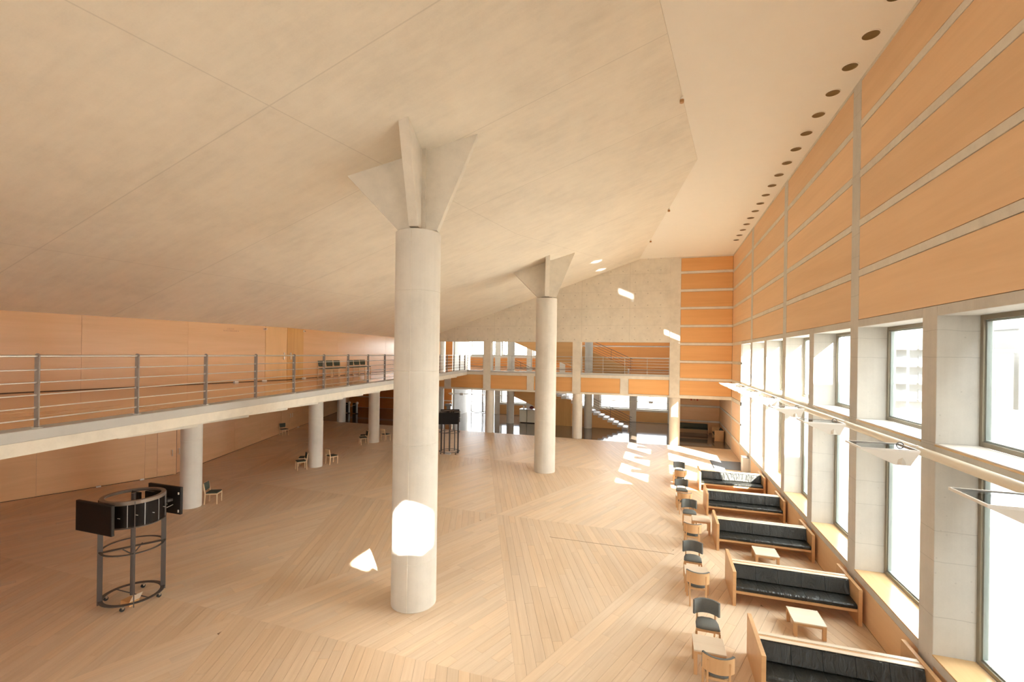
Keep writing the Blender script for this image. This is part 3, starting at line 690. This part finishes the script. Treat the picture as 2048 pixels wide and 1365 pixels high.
column(-5.2, 21.32, .5, 8.28, 'thick round concrete column with a finned capital, farther from the camera, rising before the back balcony', (2.5, 4.9, 6.9), CAP, -1.2)
column(-15.86, 11.97, .33, 3.95, 'slim round column under the balcony beside the nearer black screen stand', (2.4,))
column(-15.9, 18.2, .33, 3.95, 'slim round column under the balcony with two chairs on its left, next along from the one by the screen stand', (2.4,))
column(-16.9, 24.4, .33, 3.95, 'slim round column under the balcony half hidden by the thick column, chairs on both sides', (2.4,))
column(-24.25, 30.6, .33, 4.06, 'slim round column deep under the balcony left of the dark turnstiles', (2.4,))
column(-17.8, 30.7, .33, 3.0, 'slim round column hidden behind the thick near column at the far beam')
column(-11.56, 30.62, .33, 3.0, 'round lobby column under the far beam, right of the bright glass doors', (1.5,))
column(-5.25, 30.62, .33, 3.0, 'round lobby column under the far beam, before the stair foot panel', (1.5,))
column(.93, 30.68, .33, 3.0, 'round lobby column at the alcove corner, striped with sunlight', (1.5,))
for x, lab, lab2 in ((-17.8, 'slim round column at the lobby rear behind the farther screen stand', 'round column on the upper corridor at its far left end'), (-11.5, 'slim round column at the lobby rear beside the cream reception desk', 'round column on the upper corridor between two windows'),
                     (-5.2, 'slim round column at the lobby rear in front of the lower stair', 'round column on the upper corridor in front of the upper stair')):
    column(x, 35.22, .3, 4.1, lab); t = column(x, 35.22, .3, 4.6, lab2); t.location.z = 4.41

# ------------------------------------------------------------------ railings
def railing(name, label, pts, base, pm='post', cat='railing'):
    """posts at the given plan points, six bars between them"""
    t = thing(name, label, cat, (pts[0][0], pts[0][1], base))
    rz = [.065+.995, .855, .67, .485, .30, .13]
    n = len(pts)
    for i, p in enumerate(pts):
        a = Vector(pts[max(i-1, 0)]); b = Vector(pts[min(i+1, n-1)]); d = (b-a).normalized(); nn = Vector((-d.y, d.x))
        p = Vector(p); w2, th = .042, .009
        prof = [(-w2, .0), (w2, .0)]+[(w2*math.cos(k*PI/8), 1.06+w2*math.sin(k*PI/8)) for k in range(9)]
        poly = [(p.x+nn.x*u-d.x*th, p.y+nn.y*u-d.y*th, base+z) for u, z in prof]
        ps = MB().slab(poly, (d.x*2*th, d.y*2*th, 0)).build('post', M[pm], t, .003)
        MB().cyl((p.x, p.y, base), (p.x, p.y, base+.012), .07, 14).build('foot_flange', M['steel'], ps)
        for z in rz: MB().cyl((p.x-d.x*.035, p.y-d.y*.035, base+z), (p.x+d.x*.035, p.y+d.y*.035, base+z), .017, 8).build('collar', M['steel'], ps)
    for k, z in enumerate(rz):
        mb = MB()
        for a, b in zip(pts, pts[1:]): mb.cyl((a[0], a[1], base+z), (b[0], b[1], base+z), .019 if k == 0 else .0105, 8)
        mb.build('top_rail' if k == 0 else 'rail', M['steel'], t)
    return t
railing('railing', 'long steel railing with bronze posts along the left balcony edge', [(edge(y)-.13, y) for y in PO]+[(edge(30.1)-.13, 30.15)], 4.415)
railing('railing', 'short steel railing of the far corridor beside the balcony corner', [(-13.3, 30.56), (-12.08, 30.56)], 4.415, 'steelpost')
railing('railing', 'steel railing of the far corridor between its two square posts', [(-11.32, 30.56), (-9.91, 30.56), (-8.5, 30.56), (-7.06, 30.56), (-5.66, 30.56)], 4.415, 'steelpost')
railing('railing', 'steel railing of the far corridor in front of the upper stair', [(-4.95, 30.56), (-3.57, 30.56), (-2.17, 30.56), (-.77, 30.56), (.56, 30.56)], 4.415, 'steelpost')

# ------------------------------------------------------------------ stairs in the lobby
def stair(z0, label, closed):
    t = thing('staircase', label, 'stairs', (-2.28, 36.1, z0))
    N, tr, ri = 26, .362, 4.41/27
    y0, y1 = 35.5, 36.75
    for i in range(N):
        x = -2.28-tr*i; z = z0+ri*(i+1)
        MB().box(x-tr-.03, x+.02, y0-.03 if closed else y0+.085, y1, z-ri-.005, z).build('step', M['step'], t)
    def under(x): return z0+1.64+.405*(-10.07-x)
    xe = -2.28-tr*N; ze = z0+4.41-.02
    # side wall: follows the steps above; the soffit shows beyond the cupboard
    topx = [(-2.26, z0)]
    poly = [(-2.3, z0 if closed else z0-.0)]
    line = lambda x: z0+(.02 if closed else .24)+(-2.28-x)*(4.41/27/tr)
    if closed: pts = [(-2.3, z0+.005), (-8.05, z0+.005), (-8.05, line(-8.05)), (-2.3, line(-2.3)+.02)]
    else: pts = [(-2.3, z0+.005), (-5.3, z0+.005), (-8.05, under(-8.05)), (-8.05, line(-8.05)), (-2.3, line(-2.3)+.02)]
    MB().slab([(x, y0, z) for x, z in pts], (0, .08, 0)).build('side_wall', M['panel_x'], t)
    MB().slab([(-8.05, y0, under(-8.05)), (xe, y0, under(xe)), (xe, y0, ze), (-8.05, y0, line(-8.05))], (0, .08, 0)).build('side_wall', M['panel_x'], t)
    a, b = under(-5.4 if not closed else -8.05), under(xe)
    xa = -5.4 if not closed else -8.05
    MB().slab([(xa, y0+.02, a), (xe, y0+.02, b), (xe, y1, b), (xa, y1, a)], (0, 0, .06)).build('soffit', M['panel_x'], t)
    if closed:
        MB().box(-8.05, -6.57, y0-.12, y0+.6, z0+.01, z0+2.12).build('cupboard', M['panel_v'], t, .004)
    for k, h in enumerate((.93, .74, .55, .36, .2)):
        MB().cyl((-1.95, y0+.05, z0+h), (xe, y0+.05, z0+h+(-1.95-xe)*(4.41/27/tr)), .02 if k == 0 else .013, 8).build('handrail' if k == 0 else 'rail', M['darksteel'], t)
    for i in range(0, N, 4):
        x = -2.1-tr*i; z = z0+(-1.95-x)*(4.41/27/tr)
        MB().box(x-.012, x+.012, y0+.03, y0+.07, z-.04, z+.95).build('baluster', M['darksteel'], t)
    return t
stair(0, 'lower lobby stair with pale steps, orange side panels and dark rails', True)
stair(4.41, 'upper corridor stair with dark rails rising behind the far railing', False)
# lobby conduit with small boxes
t = thing('light_track', 'thin cream light track with small boxes across the lobby windows', 'lamp', (-8, 36.95, 2.0))
MB().cyl((-17.9, 36.95, 2.03), (.83, 36.95, 2.03), .028, 8).build('track', M['pipe'], t)
for x in (-17.6, -16.6, -10.4, -.62): MB().box(x-.15, x+.15, 36.86, 37.04, 1.92, 2.1).build('lamp_box', M['sillwhite'], t)

# ------------------------------------------------------------------ lobby furniture
d_ = thing('reception_desk', 'cream reception desk with grey top at the rear of the lobby behind the thick column', 'desk', (-9.9, 36.05, 0))
for a, b in ((-10.88, -10.26), (-10.22, -8.95)): MB().box(a, b, 35.72, 36.42, .06, 1.07).build('cabinet', M['deskwhite'], d_, .015)
MB().box(-10.8, -9.0, 35.78, 36.36, 0, .06).build('plinth', M['dark'], d_); MB().box(-10.9, -8.93, 35.7, 36.44, 1.07, 1.11).build('top', M['desktop'], d_, .006)
b_ = thing('bag', 'dark red bag lying on the reception desk', 'bag', (-9.95, 36.1, 1.11))
MB().ball((-9.95, 36.1, 1.235), .19, 12, 8, .65).build('body', plain('dark_red_cloth', (.16, .02, .02), .8), b_); MB().ring((-9.95, 36.1), .07, .085, 1.34, 1.365, 14).build('handle', M['blackmat'], b_)
b_ = thing('desk_sign', 'small clear sign holder standing at the left corner of the reception desk', 'sign', (-10.65, 36.2, 1.11))
MB().box(-10.72, -10.58, 36.18, 36.24, 1.11, 1.125).build('foot', M['steel'], b_); MB().box(-10.72, -10.58, 36.2, 36.21, 1.125, 1.33).build('sheet', M['paper'], b_)
b_ = thing('drinking_fountain', 'grey metal drinking fountain against the orange panel, behind the farther screen stand', 'fountain', (-18.85, 38.9, 0))
MB().box(-19.05, -18.62, 38.95, 39.2, 0, .62).build('column', M['machine'], b_, .02); MB().prism([(-19.2, 38.88), (-18.46, 38.88), (-18.46, 39.2), (-19.2, 39.2)], .62, .84).build('basin', M['machine'], b_, .03)
MB().cyl((-18.95, 39.08, .84), (-18.95, 39.02, .93), .02, 8).cyl((-18.7, 39.08, .84), (-18.7, 39.02, .93), .02, 8).build('spout', M['chrome'], b_)
for x, lab in ((-26.95, 'grey turnstile post with dark side panel deep under the balcony, the left one'), (-26.1, 'grey turnstile post with pale head deep under the balcony, right beside its twin')):
    b_ = thing('turnstile', lab, 'turnstile', (x, 35.05, 0), 'turnstile posts under the balcony')
    MB().cyl((x, 35.05, 0), (x, 35.05, .06), .13, 14).build('foot', M['blackmat'], b_); MB().cyl((x, 35.05, .06), (x, 35.05, .86), .085, 14).build('post', M['machine'], b_)
    MB().ball((x+.02, 35.05, .96), .13, 12, 8).build('head', M['steel'], b_); MB().box(x-.42, x-.1, 35.0, 35.1, .05, .95).build('side_panel', M['blackmat'], b_)
    MB().cyl((x-.1, 35.0, .8), (x-.36, 34.8, .72), .02, 8).build('arm', M['chrome'], b_)

# ------------------------------------------------------------------ benches along the windows (back to back pairs)
def bench(name, label, x0, x1, f, group=None):
    t = thing(name, label, 'bench', ((x0+x1)/2, f+.65, 0), group)
    D = 1.29; ym = f+D/2; pt = .07
    MB().box(x0, x0+pt, f, f+D, 0, .77).build('end_panel', M['bench'], t, .004); MB().box(x1-pt, x1, f, f+D, 0, .77).build('end_panel', M['bench'], t, .004)
    MB().box(x0+pt, x1-pt, ym-.03, ym+.03, 0, .745).build('divider', M['bench'], t, .003)
    a, b = x0+pt+.004, x1-pt-.004; n = 5
    for s_ in (1, -1):
        def Y(v): return ym-s_*v                      # v measured from the divider towards the sitter
        y0, y1 = sorted((Y(.60), Y(.03)))
        MB().box(a, b, y0, y1, .27, .33).build('seat_board', M['bench'], t, .004)
        for k in range(n):
            p, q = a+(b-a)*k/n+.0014, a+(b-a)*(k+1)/n-.0014
            # seat cushion: soft slab, rounded front edge
            pr = [(.60, .335), (.615, .36), (.61, .40), (.58, .425), (.35, .43), (.12, .425), (.09, .335)]
            MB().slab([(p, Y(v), z) for v, z in pr], (q-p, 0, 0)).build('seat_cushion', M['leather'], t, .005)
            pr = [(.19, .425), (.215, .45), (.125, .72), (.09, .742), (.035, .742), (.032, .43)]
            MB().slab([(p, Y(v), z) for v, z in pr], (q-p, 0, 0)).build('back_cushion', M['leather'], t, .005)
        y0, y1 = sorted((Y(.03), Y(.115))); MB().box(a, b, y0, y1, .742, .752).build('back_rail', M['table'], t, .002)
    return t
BF = [8.30, 11.33, 14.40, 17.45, 20.50]
BL = ['dark leather double bench nearest the camera, cut by the lower picture edge', 'dark leather double bench between the two low pale tables', 'dark leather double bench behind the farther low table, middle of the row of five',
      'dark leather double bench second from the dark floor mat', 'dark leather double bench farthest from the camera, next to the dark floor mat']
for f, l in zip(BF, BL): bench('bench', l, 1.63, 4.09, f, 'leather benches along the windows')
# alcove benches
def single_bench(label, p0, wid, rz):
    t = thing('bench', label, 'bench', (p0[0], p0[1], 0), None, rz); t.pop('base', None)
    L = wid
    MB().box(-L/2, -L/2+.06, -.6, 0, 0, .72).build('end_panel', M['bench'], t, .004); MB().box(L/2-.06, L/2, -.6, 0, 0, .72).build('end_panel', M['bench'], t, .004)
    MB().box(-L/2, L/2, -.04, 0, 0, .72).build('back_panel', M['bench'], t, .004); MB().box(-L/2+.06, L/2-.06, -.58, -.04, .28, .34).build('seat_board', M['bench'], t, .004)
    MB().slab([(-L/2+.07, y, z) for y, z in ((-.6, .345), (-.6, .42), (-.1, .43), (-.1, .345))], (L-.14, 0, 0)).build('seat_cushion', M['greenfab'], t, .015)
    MB().slab([(-L/2+.07, y, z) for y, z in ((-.2, .43), (-.12, .71), (-.04, .72), (-.04, .43))], (L-.14, 0, 0)).build('back_cushion', M['greenfab'], t, .015)
    return t
single_bench('olive cushioned bench at the back of the alcove', (2.3, 36.05), 2.2, 0)
single_bench('olive cushioned bench along the alcove side wall, its pale end panel toward the hall', (4.12, 33.75), 1.5, -PI/2)

# ------------------------------------------------------------------ tables
def make_table(name, label, cat, loc, w, d, h, leg, group=None):
    t = thing(name, label, cat, loc, group); t.pop('base', None)
    MB().box(-w/2, w/2, -d/2, d/2, h-.028, h).build('top', M['table'], t, .004)
    for sx in (-1, 1):
        for sy in (-1, 1): MB().box(*sorted((sx*(w/2-.004), sx*(w/2-leg))), *sorted((sy*(d/2-.004), sy*(d/2-leg))), 0, h-.028).build('leg', M['chairwood'], t, .003)
    for sx in (-1, 1): MB().box(*sorted((sx*(w/2-.012), sx*(w/2-.03))), -d/2+leg, d/2-leg, h-.075, h-.028).build('apron', M['chairwood'], t)
    for sy in (-1, 1): MB().box(-w/2+leg, w/2-leg, *sorted((sy*(d/2-.012), sy*(d/2-.03))), h-.075, h-.028).build('apron', M['chairwood'], t)
    return t
make_table('coffee_table', 'low pale table on its own between the nearest bench and the next bench', 'table', (2.92, 10.8, 0), .58, .6, .30, .07, 'low tables between the benches')
make_table('coffee_table', 'low pale table on its own before the middle bench of the row', 'table', (2.81, 14.02, 0), .58, .58, .30, .07, 'low tables between the benches')
SIDE = [((.9, 8.9), 'square beech side table nearest the camera, chairs before and behind it'), ((.9, 11.86), 'square beech side table in the second chair group from the camera'), ((1.31, 15.72), 'square beech side table pushed right of its chairs toward the bench'),
        ((.9, 18.2), 'square beech side table in the fourth chair group from the camera'), ((.88, 21.45), 'square beech side table in the farthest chair group')]
for (x, y), l in SIDE: make_table('side_table', l, 'table', (x, y, 0), 53e-2, .5, .44, .062, 'side tables between the lounge chairs')

# ------------------------------------------------------------------ lounge chairs with curved backs (front towards -Y)
def arc_strip(mb, rad, cy_, a0, a1, z0, z1, th, n=10, lean=0.0):
    """upright curved board: arc of radius rad about (0, cy_), from z0 to z1, thickness th outward"""
    A = [a0+(a1-a0)*i/n for i in range(n+1)]
    def pt(r, a, z): return (r*math.sin(a), cy_+r*math.cos(a)+lean*(z-z0), z)
    I0 = [pt(rad, a, z0) for a in A]; I1 = [pt(rad, a, z1) for a in A]; O0 = [pt(rad+th, a, z0) for a in A]; O1 = [pt(rad+th, a, z1) for a in A]
    for P, Q in ((I1, I0), (O0, O1), (I0, O0), (O1, I1)):
        mb.add(P+Q, [(i, i+1, n+2+i, n+1+i) for i in range(n)], True)
    for i in (0, n): mb.add([I0[i], I1[i], O1[i], O0[i]], [(0, 1, 2, 3)])
    return mb
def lounge_chair(label):
    t = thing('lounge_chair', label, 'chair')
    # seat: apron frame and a rounded pad
    MB().slab([(x, y, .345) for x, y in ((-.215, -.20), (.215, -.20), (.19, .2), (-.19, .2))], (0, 0, .045)).build('seat_frame', M['chairwood'], t, .006)
    pad = [(-.21, -.19), (-.1, -.205), (.1, -.205), (.21, -.19), (.205, 0), (.17, .14), (.08, .19), (-.08, .19), (-.17, .14), (-.205, 0)]
    mb = MB(); rings = [(.95, .39), (1.02, .41), (.99, .435), (.82, .452), (.4, .459)]
    vs = [(x*s, y*s, z) for s, z in rings for x, y in pad]; n = len(pad)
    mb.add(vs, [(k*n+i, k*n+(i+1) % n, k*n+n+(i+1) % n, k*n+n+i) for k in range(4) for i in range(n)]+[tuple(range(4*n, 5*n))], True); mb.build('seat_pad', M['fabric'], t)
    for sx in (-1, 1):
        MB().slab([(sx*.205-.018, y, z) for y, z in ((-.2, 0), (-.165, 0), (-.155, .345), (-.2, .345))], (.036, 0, 0)).build('leg', M['chairwood'], t, .004)
        MB().slab([(sx*.165-.016, y, z) for y, z in ((.27, 0), (.30, 0), (.225, .36), (.262, .70), (.232, .70), (.185, .36))], (.032, 0, 0)).build('leg', M['chairwood'], t, .004)
    arc_strip(MB(), .292, -.02, -.93, .93, .50, .755, .012, 14, .06).build('back_shell', M['chairwood'], t)
    arc_strip(MB(), .258, -.02, -1.02, 1.02, .495, .765, .034, 14, .06).build('back_pad', M['fabric'], t, .006)
    return t
LC = [('c', .94, 9.63, 0, 'lounge chair facing the camera behind the nearest side table'), ('c', .97, 8.27, PI, 'lounge chair with its wooden back to the camera, nearest the camera'),
      ('c', .87, 12.62, 0, 'lounge chair facing the camera at the second side table'), ('c', .88, 11.27, PI, 'lounge chair with its wooden back to the camera before the second side table'),
      ('c', 1.0, 16.33, 0, 'lounge chair facing the camera beside the side table that is pushed to the right'), ('c', .97, 14.4, PI, 'lounge chair with its wooden back to the camera, third of such chairs from the camera'),
      ('c', .87, 18.95, 0, 'lounge chair facing the camera at the fourth side table, in a sunny patch'), ('c', .9, 17.5, PI, 'lounge chair with its wooden back to the camera before the fourth side table'),
      ('c', .9, 22.05, 0, 'lounge chair facing the camera, farthest in the row by the benches'), ('c', .91, 20.85, PI, 'lounge chair with its wooden back to the camera, farthest of such chairs')]
proto = None
for i, (_, x, y, a, l) in enumerate(LC):
    a += random.uniform(-.06, .06)
    if proto is None: proto = lounge_chair(l); proto['group'] = 'lounge chairs in the window row'; proto.location = (x, y, 0); proto.rotation_euler.z = a
    else: clone(proto, (x, y, 0), a, l, 'lounge chairs in the window row')

# ------------------------------------------------------------------ plain chairs by the balcony columns and on the balcony (front towards -Y)
def plain_chair(label):
    t = thing('chair', label, 'chair')
    MB().box(-.21, .21, -.21, .2, .35, .39).build('seat_frame', M['palewood'], t, .005)
    MB().box(-.2, .2, -.205, .18, .39, .43).build('seat_pad', M['greenfab'], t, .015)
    for sx in (-1, 1):
        MB().box(sx*.195-.017, sx*.195+.017, -.21, -.176, 0, .35).build('leg', M['palewood'], t, .003)
        MB().slab([(sx*.195-.017, y, z) for y, z in ((.205, 0), (.24, 0), (.215, .38), (.27, .76), (.24, .76), (.18, .38))], (.034, 0, 0)).build('leg', M['palewood'], t, .003)
    MB().slab([(-.21, y, z) for y, z in ((.232, .50), (.247, .50), (.284, .77), (.269, .77))], (.42, 0, 0)).build('back_board', M['palewood'], t, .003)
    MB().slab([(-.2, y, z) for y, z in ((.20, .50), (.23, .50), (.267, .765), (.237, .765))], (.40, 0, 0)).build('back_pad', M['greenfab'], t, .01)
    return t
G2 = 'plain chairs set around the balcony columns'
G3 = 'plain chairs in a row on the balcony'
PC = [(-15.5, 12.55, 0, PI/2+.5, 'plain chair on the right of the nearest balcony column', G2), (-16.55, 12.2, 0, -PI/2, 'plain chair mostly hidden between the nearest balcony column and the screen stand', G2),
      (-16.12, 17.5, 0, -.62, 'front one of two plain chairs left of the second balcony column', G2), (-16.55, 18.15, 0, -1.0, 'rear one of two plain chairs left of the second balcony column', G2), (-15.55, 18.95, 0, PI-.35, 'plain chair seen from behind right of the second balcony column', G2),
      (-17.12, 23.65, 0, -.62, 'front one of two plain chairs beside the balcony column half hidden by the thick one', G2), (-17.55, 24.3, 0, -1.0, 'rear one of two plain chairs beside the balcony column half hidden by the thick one', G2), (-16.5, 25.1, 0, PI-.3, 'plain chair just peeping out left of the thick near column', G2),
      (-23.72, 24.2, 0, PI/2-.35, 'lone plain chair against the lower orange wall', G2)]
for k, (y, l) in enumerate(((17.3, 'leftmost plain chair of the balcony row, behind a railing post'), (17.95, 'second plain chair from the left in the balcony row'), (18.6, 'plain chair in the balcony row just left of its gap'), (19.9, 'plain chair in the balcony row just right of its gap'), (20.55, 'plain chair second from the right end of the balcony row'), (21.2, 'plain chair at the right end of the balcony row'))):
    PC.append((up2(y)+.34, y, DZ, PI/2-.15, l, G3))
proto2 = None
for x, y, z, a, l, g in PC:
    if proto2 is None: proto2 = plain_chair(l); proto2['group'] = g; proto2.location = (x, y, z); proto2.rotation_euler.z = a
    else: clone(proto2, (x, y, z), a, l, g)

# ------------------------------------------------------------------ screen stands
def screen_stand(label):
    t = thing('screen_stand', label, 'display stand')
    R = .58
    MB().ring((0, 0), R-.085, R, 2.33, 2.345, 48).ring((0, 0), R-.012, R, 2.27, 2.335, 48).build('top_ring', M['post'], t)
    MB().ring((0, 0), R-.05, R, 1.76, 1.775, 48).build('drum_ring', M['darksteel'], t)
    MB().ring((0, 0), R-.05, R, 1.195, 1.21, 48).build('middle_ring', M['darksteel'], t)
    MB().ring((0, 0), R-.085, R, .125, .14, 48).build('bottom_ring', M['darksteel'], t)
    ca, sa = math.cos(PI/3), math.sin(PI/3); mb = MB().obox(((-R+.04)*ca, (-R+.04)*sa), ((R-.04)*ca, (R-.04)*sa), 1.18, 1.195, -.045, .045); mb.build('cross_bar', M['darksteel'], t)
    for a in (PI/3, PI/3+PI/2, PI/3+PI, PI/3+3*PI/2):
        d = Vector((math.cos(a), math.sin(a))); n = Vector((-d.y, d.x))
        p = d*(R-.08); q = d*(R+.012)
        MB().prism([p-n*.008, q-n*.008, q+n*.008, p+n*.008], .06, 2.33).build('leg', M['darksteel'], t)
    MB().cyl((0, 0, .11), (0, 0, 2.38), .045, 14).build('centre_pole', M['darksteel'], t)
    MB().cyl((0, 0, 1.0), (.0, -.2, 1.19), .014, 6).cyl((0, 0, 1.0), (0, .2, 1.19), .014, 6).build('brace', M['darksteel'], t)
    MB().cyl((.07, 0, .13), (.49, 0, .13), .012, 6).cyl((-.07, 0, .13), (-.49, 0, .13), .012, 6).build('foot_bar', M['darksteel'], t)
    for a in (.5, 2.2, 3.6, 5.4):
        x, y = (R-.05)*math.cos(a), (R-.05)*math.sin(a)
        cs = MB().cyl((x, y, .09), (x, y, .13), .022, 10).box(x-.03, x+.03, y-.022, y+.022, .05, .1).build('caster', M['chrome'], t)
        MB().cyl((x-.018, y, .045), (x+.018, y, .045), .045, 14).build('wheel', M['rubber'], cs)
    # dark curved panels of the drum with silver joints
    for k in range(5):
        a0 = -1.25+k*.52
        MB().ring((0, 0), R-.03, R-.012, 1.79, 2.26, 8, a0, a0+.50).build('drum_panel', M['black'], t)
        a = a0+.51; MB().prism([((R-.04)*math.cos(a-.012), (R-.04)*math.sin(a-.012)), ((R-.004)*math.cos(a-.012), (R-.004)*math.sin(a-.012)), ((R-.004)*math.cos(a+.012), (R-.004)*math.sin(a+.012)), ((R-.04)*math.cos(a+.012), (R-.04)*math.sin(a+.012))], 1.78, 2.27).build('drum_joint', M['machine'], t)
        am = a0+.25; x, y = R*math.cos(am), R*math.sin(am)
        MB().box(x-.045, x+.045, y-.004, y+.004, 2.0+.03*(k % 2), 2.012+.03*(k % 2)).build('label_strip', M['paper'], t)
    for a in (1.75, 2.45):
        x, y = .40*math.cos(a), .40*math.sin(a); MB().box(x-.13, x+.13, y-.03, y+.03, 1.82, 2.30).build('inner_box', M['blackmat'], t, .01)
    for s_ in (-1, 1):
        y = s_*.70; x0, x1 = (-.62, .50) if s_ < 0 else (-.55, .52)
        sc = MB().box(x0, x1, y-.03, y+.03, 1.73, 2.37).build('screen', M['blackmat'], t, .008)
        MB().box(x0+.02, x1-.02, *sorted((y+s_*.031, y+s_*.033)), 1.75, 2.35).build('glass_face', M['black'], sc)
        MB().box(.05, .28, *sorted((y-s_*.03, s_*(R-.03))), 2.03, 2.09).build('mount_arm', M['steel'], sc)
        MB().box(x1-.07, x1-.04, *sorted((y-s_*.03, y-s_*.045)), 1.78, 1.84).box(x1-.07, x1-.04, *sorted((y-s_*.03, y-s_*.045)), 2.2, 2.25).build('port', M['paper'], sc)
        MB().cyl((.3, y-s_*.04, 1.95), (.15, s_*.5, 1.85), .009, 6).build('cable', M['socket'], sc)
    return t
st = screen_stand('dark steel ring stand with flat black screens, nearer one at the left of the hall'); st['group'] = 'round screen stands'
st.location = (-11.15, 7.1, 0)
clone(st, (-11.15, 23.25, 0), .42, 'dark steel ring stand with flat black screens, farther one right of the thick near column', 'round screen stands')
b_ = thing('wooden_box', 'small open wooden box on the floor inside the nearer screen stand', 'box', (-11.0, 6.95, 0))
MB().box(-11.14, -10.86, 6.86, 7.06, 0, .10).build('box', M['door_pale'], b_); MB().slab([(-10.86, 6.86, .1), (-10.86, 7.06, .1), (-10.76, 7.06, .26), (-10.76, 6.86, .26)], (.012, 0, .006)).build('lid', M['table'], b_)
b_ = thing('paper_box', 'small white box on the floor inside the farther screen stand', 'box', (-11.1, 22.95, 0))
MB().box(-11.25, -10.95, 22.88, 23.04, 0, .1).build('box', M['paper'], b_, .004); MB().box(-11.26, -10.94, 22.87, 23.05, .1, .112).build('lid', M['paper'], b_)

# ------------------------------------------------------------------ window-side pipe and its tray lamps
pp = thing('light_pipe', 'long cream pipe carrying the tray lamps in front of the windows', 'pipe', (4.03, 10, 4.12))
MB().cyl((4.03, Y0, 4.12), (4.03, 27.9, 4.12), .07, 18).build('tube', M['pipe'], pp)
mb = MB()
for y in PY: mb.cyl((4.03, y-.03, 4.12), (4.03, y+.03, 4.12), .078, 18)
mb.build('collar', M['lampwhite'], pp)
mb = MB()
for y in PY[::2]: mb.cyl((4.03, y, 4.12), (4.155, y, 4.12), .025, 8)
mb.build('bracket', M['lampwhite'], pp)
def tray_lamp(label):
    t = thing('tray_lamp', label, 'lamp')
    # local origin on the pipe axis; tray reaches into the hall (-X)
    x0, x1, y0, y1 = -.90, -.10, -.33, .32; z = .03
    T = [(x0, y0), (x1, y0), (x1, y1), (x0, y1)]
    mb = MB()
    bt = [(-.36, -.16, -.24), (-.15, -.16, -.24), (-.15, .14, -.24), (-.36, .14, -.24)]
    tp = [(x, y, z-.02) for x, y in T]
    mb.add(tp+bt, [(0, 1, 5, 4), (1, 2, 6, 5), (2, 3, 7, 6), (3, 0, 4, 7), (7, 6, 5, 4)])
    mb.build('tray', M['lampwhite'], t)
    rim = MB()
    for a, b, c, d in ((x0, x1, y0, y0+.02), (x0, x1, y1-.02, y1), (x0, x0+.02, y0+.02, y1-.02), (x1-.02, x1, y0+.02, y1-.02)): rim.box(a, b, c, d, z-.02, z+.012)
    rim.build('rim', M['lampwhite'], t)
    MB().box(x0+.02, x1-.02, y0+.02, y1-.02, z-.004, z+.002).build('glass_cover', M['lampglass'], t)
    MB().add([(-.40, y0+.10, -.06), (-.30, y0+.055, -.02), (-.30, y0+.10, -.215), (-.36, y0+.20, -.235)], [(0, 1, 2), (0, 2, 3)]).add([(-.30, y0+.055, -.02), (-.22, y0+.15, -.235), (-.30, y0+.10, -.215)], [(0, 1, 2)]).build('fold', M['sillwhite'], t)
    ar = MB(); n = 10
    for k in range(n):
        a0, a1 = PI*k/n, PI*(k+1)/n
        ar.cyl((-.16-.05*math.cos(a0), .17, z+.055*math.sin(a0)), (-.16-.05*math.cos(a1), .17, z+.055*math.sin(a1)), .010, 6)
    ar.build('hinge', M['machine'], t)
    MB().box(x1, -.08, -.05, .05, -.03, .02).build('arm', M['lampwhite'], t)
    return t
lamp = None
LY = [y+.03 for y in PY[3:]]
for k, y in enumerate(reversed(LY)):
    l = 'white folded tray lamp on the window pipe, %s from the far wall' % ORD[k]
    if lamp is None: lamp = tray_lamp(l); lamp['group'] = 'tray lamps on the window pipe'; lamp.location = (4.03, y, 4.12)
    else: clone(lamp, (4.03, y, 4.12), 0, l, 'tray lamps on the window pipe')
    if y > 15.5:                                # added narrow lights stand in for sun reflected off the glass covers
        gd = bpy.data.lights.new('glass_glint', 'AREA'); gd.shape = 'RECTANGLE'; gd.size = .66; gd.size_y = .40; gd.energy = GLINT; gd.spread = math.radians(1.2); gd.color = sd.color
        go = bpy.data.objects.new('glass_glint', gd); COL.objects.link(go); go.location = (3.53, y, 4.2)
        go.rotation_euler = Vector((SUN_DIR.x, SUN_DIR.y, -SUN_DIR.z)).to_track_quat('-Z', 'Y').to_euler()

# ------------------------------------------------------------------ floor mat and white unit beyond the last bench
t = thing('floor_mat', 'dark slate floor mat lying beyond the farthest bench', 'mat', (3.4, 25.9, 0))
MB().box(2.68, 4.1, 24.95, 26.85, .001, .012).build('mat', M['mat'], t); MB().box(2.64, 4.14, 24.91, 26.89, .0005, .006).build('border', M['blackmat'], t)
t = thing('radiator_cover', 'pale box unit against the wall beside the floor mat', 'cabinet', (4.02, 24.7, 0))
MB().box(3.88, 4.15, 24.45, 25.0, 0, .72).build('body', M['lampwhite'], t, .006); MB().box(3.87, 4.155, 24.44, 25.01, .72, .74).build('lid', M['machine'], t)
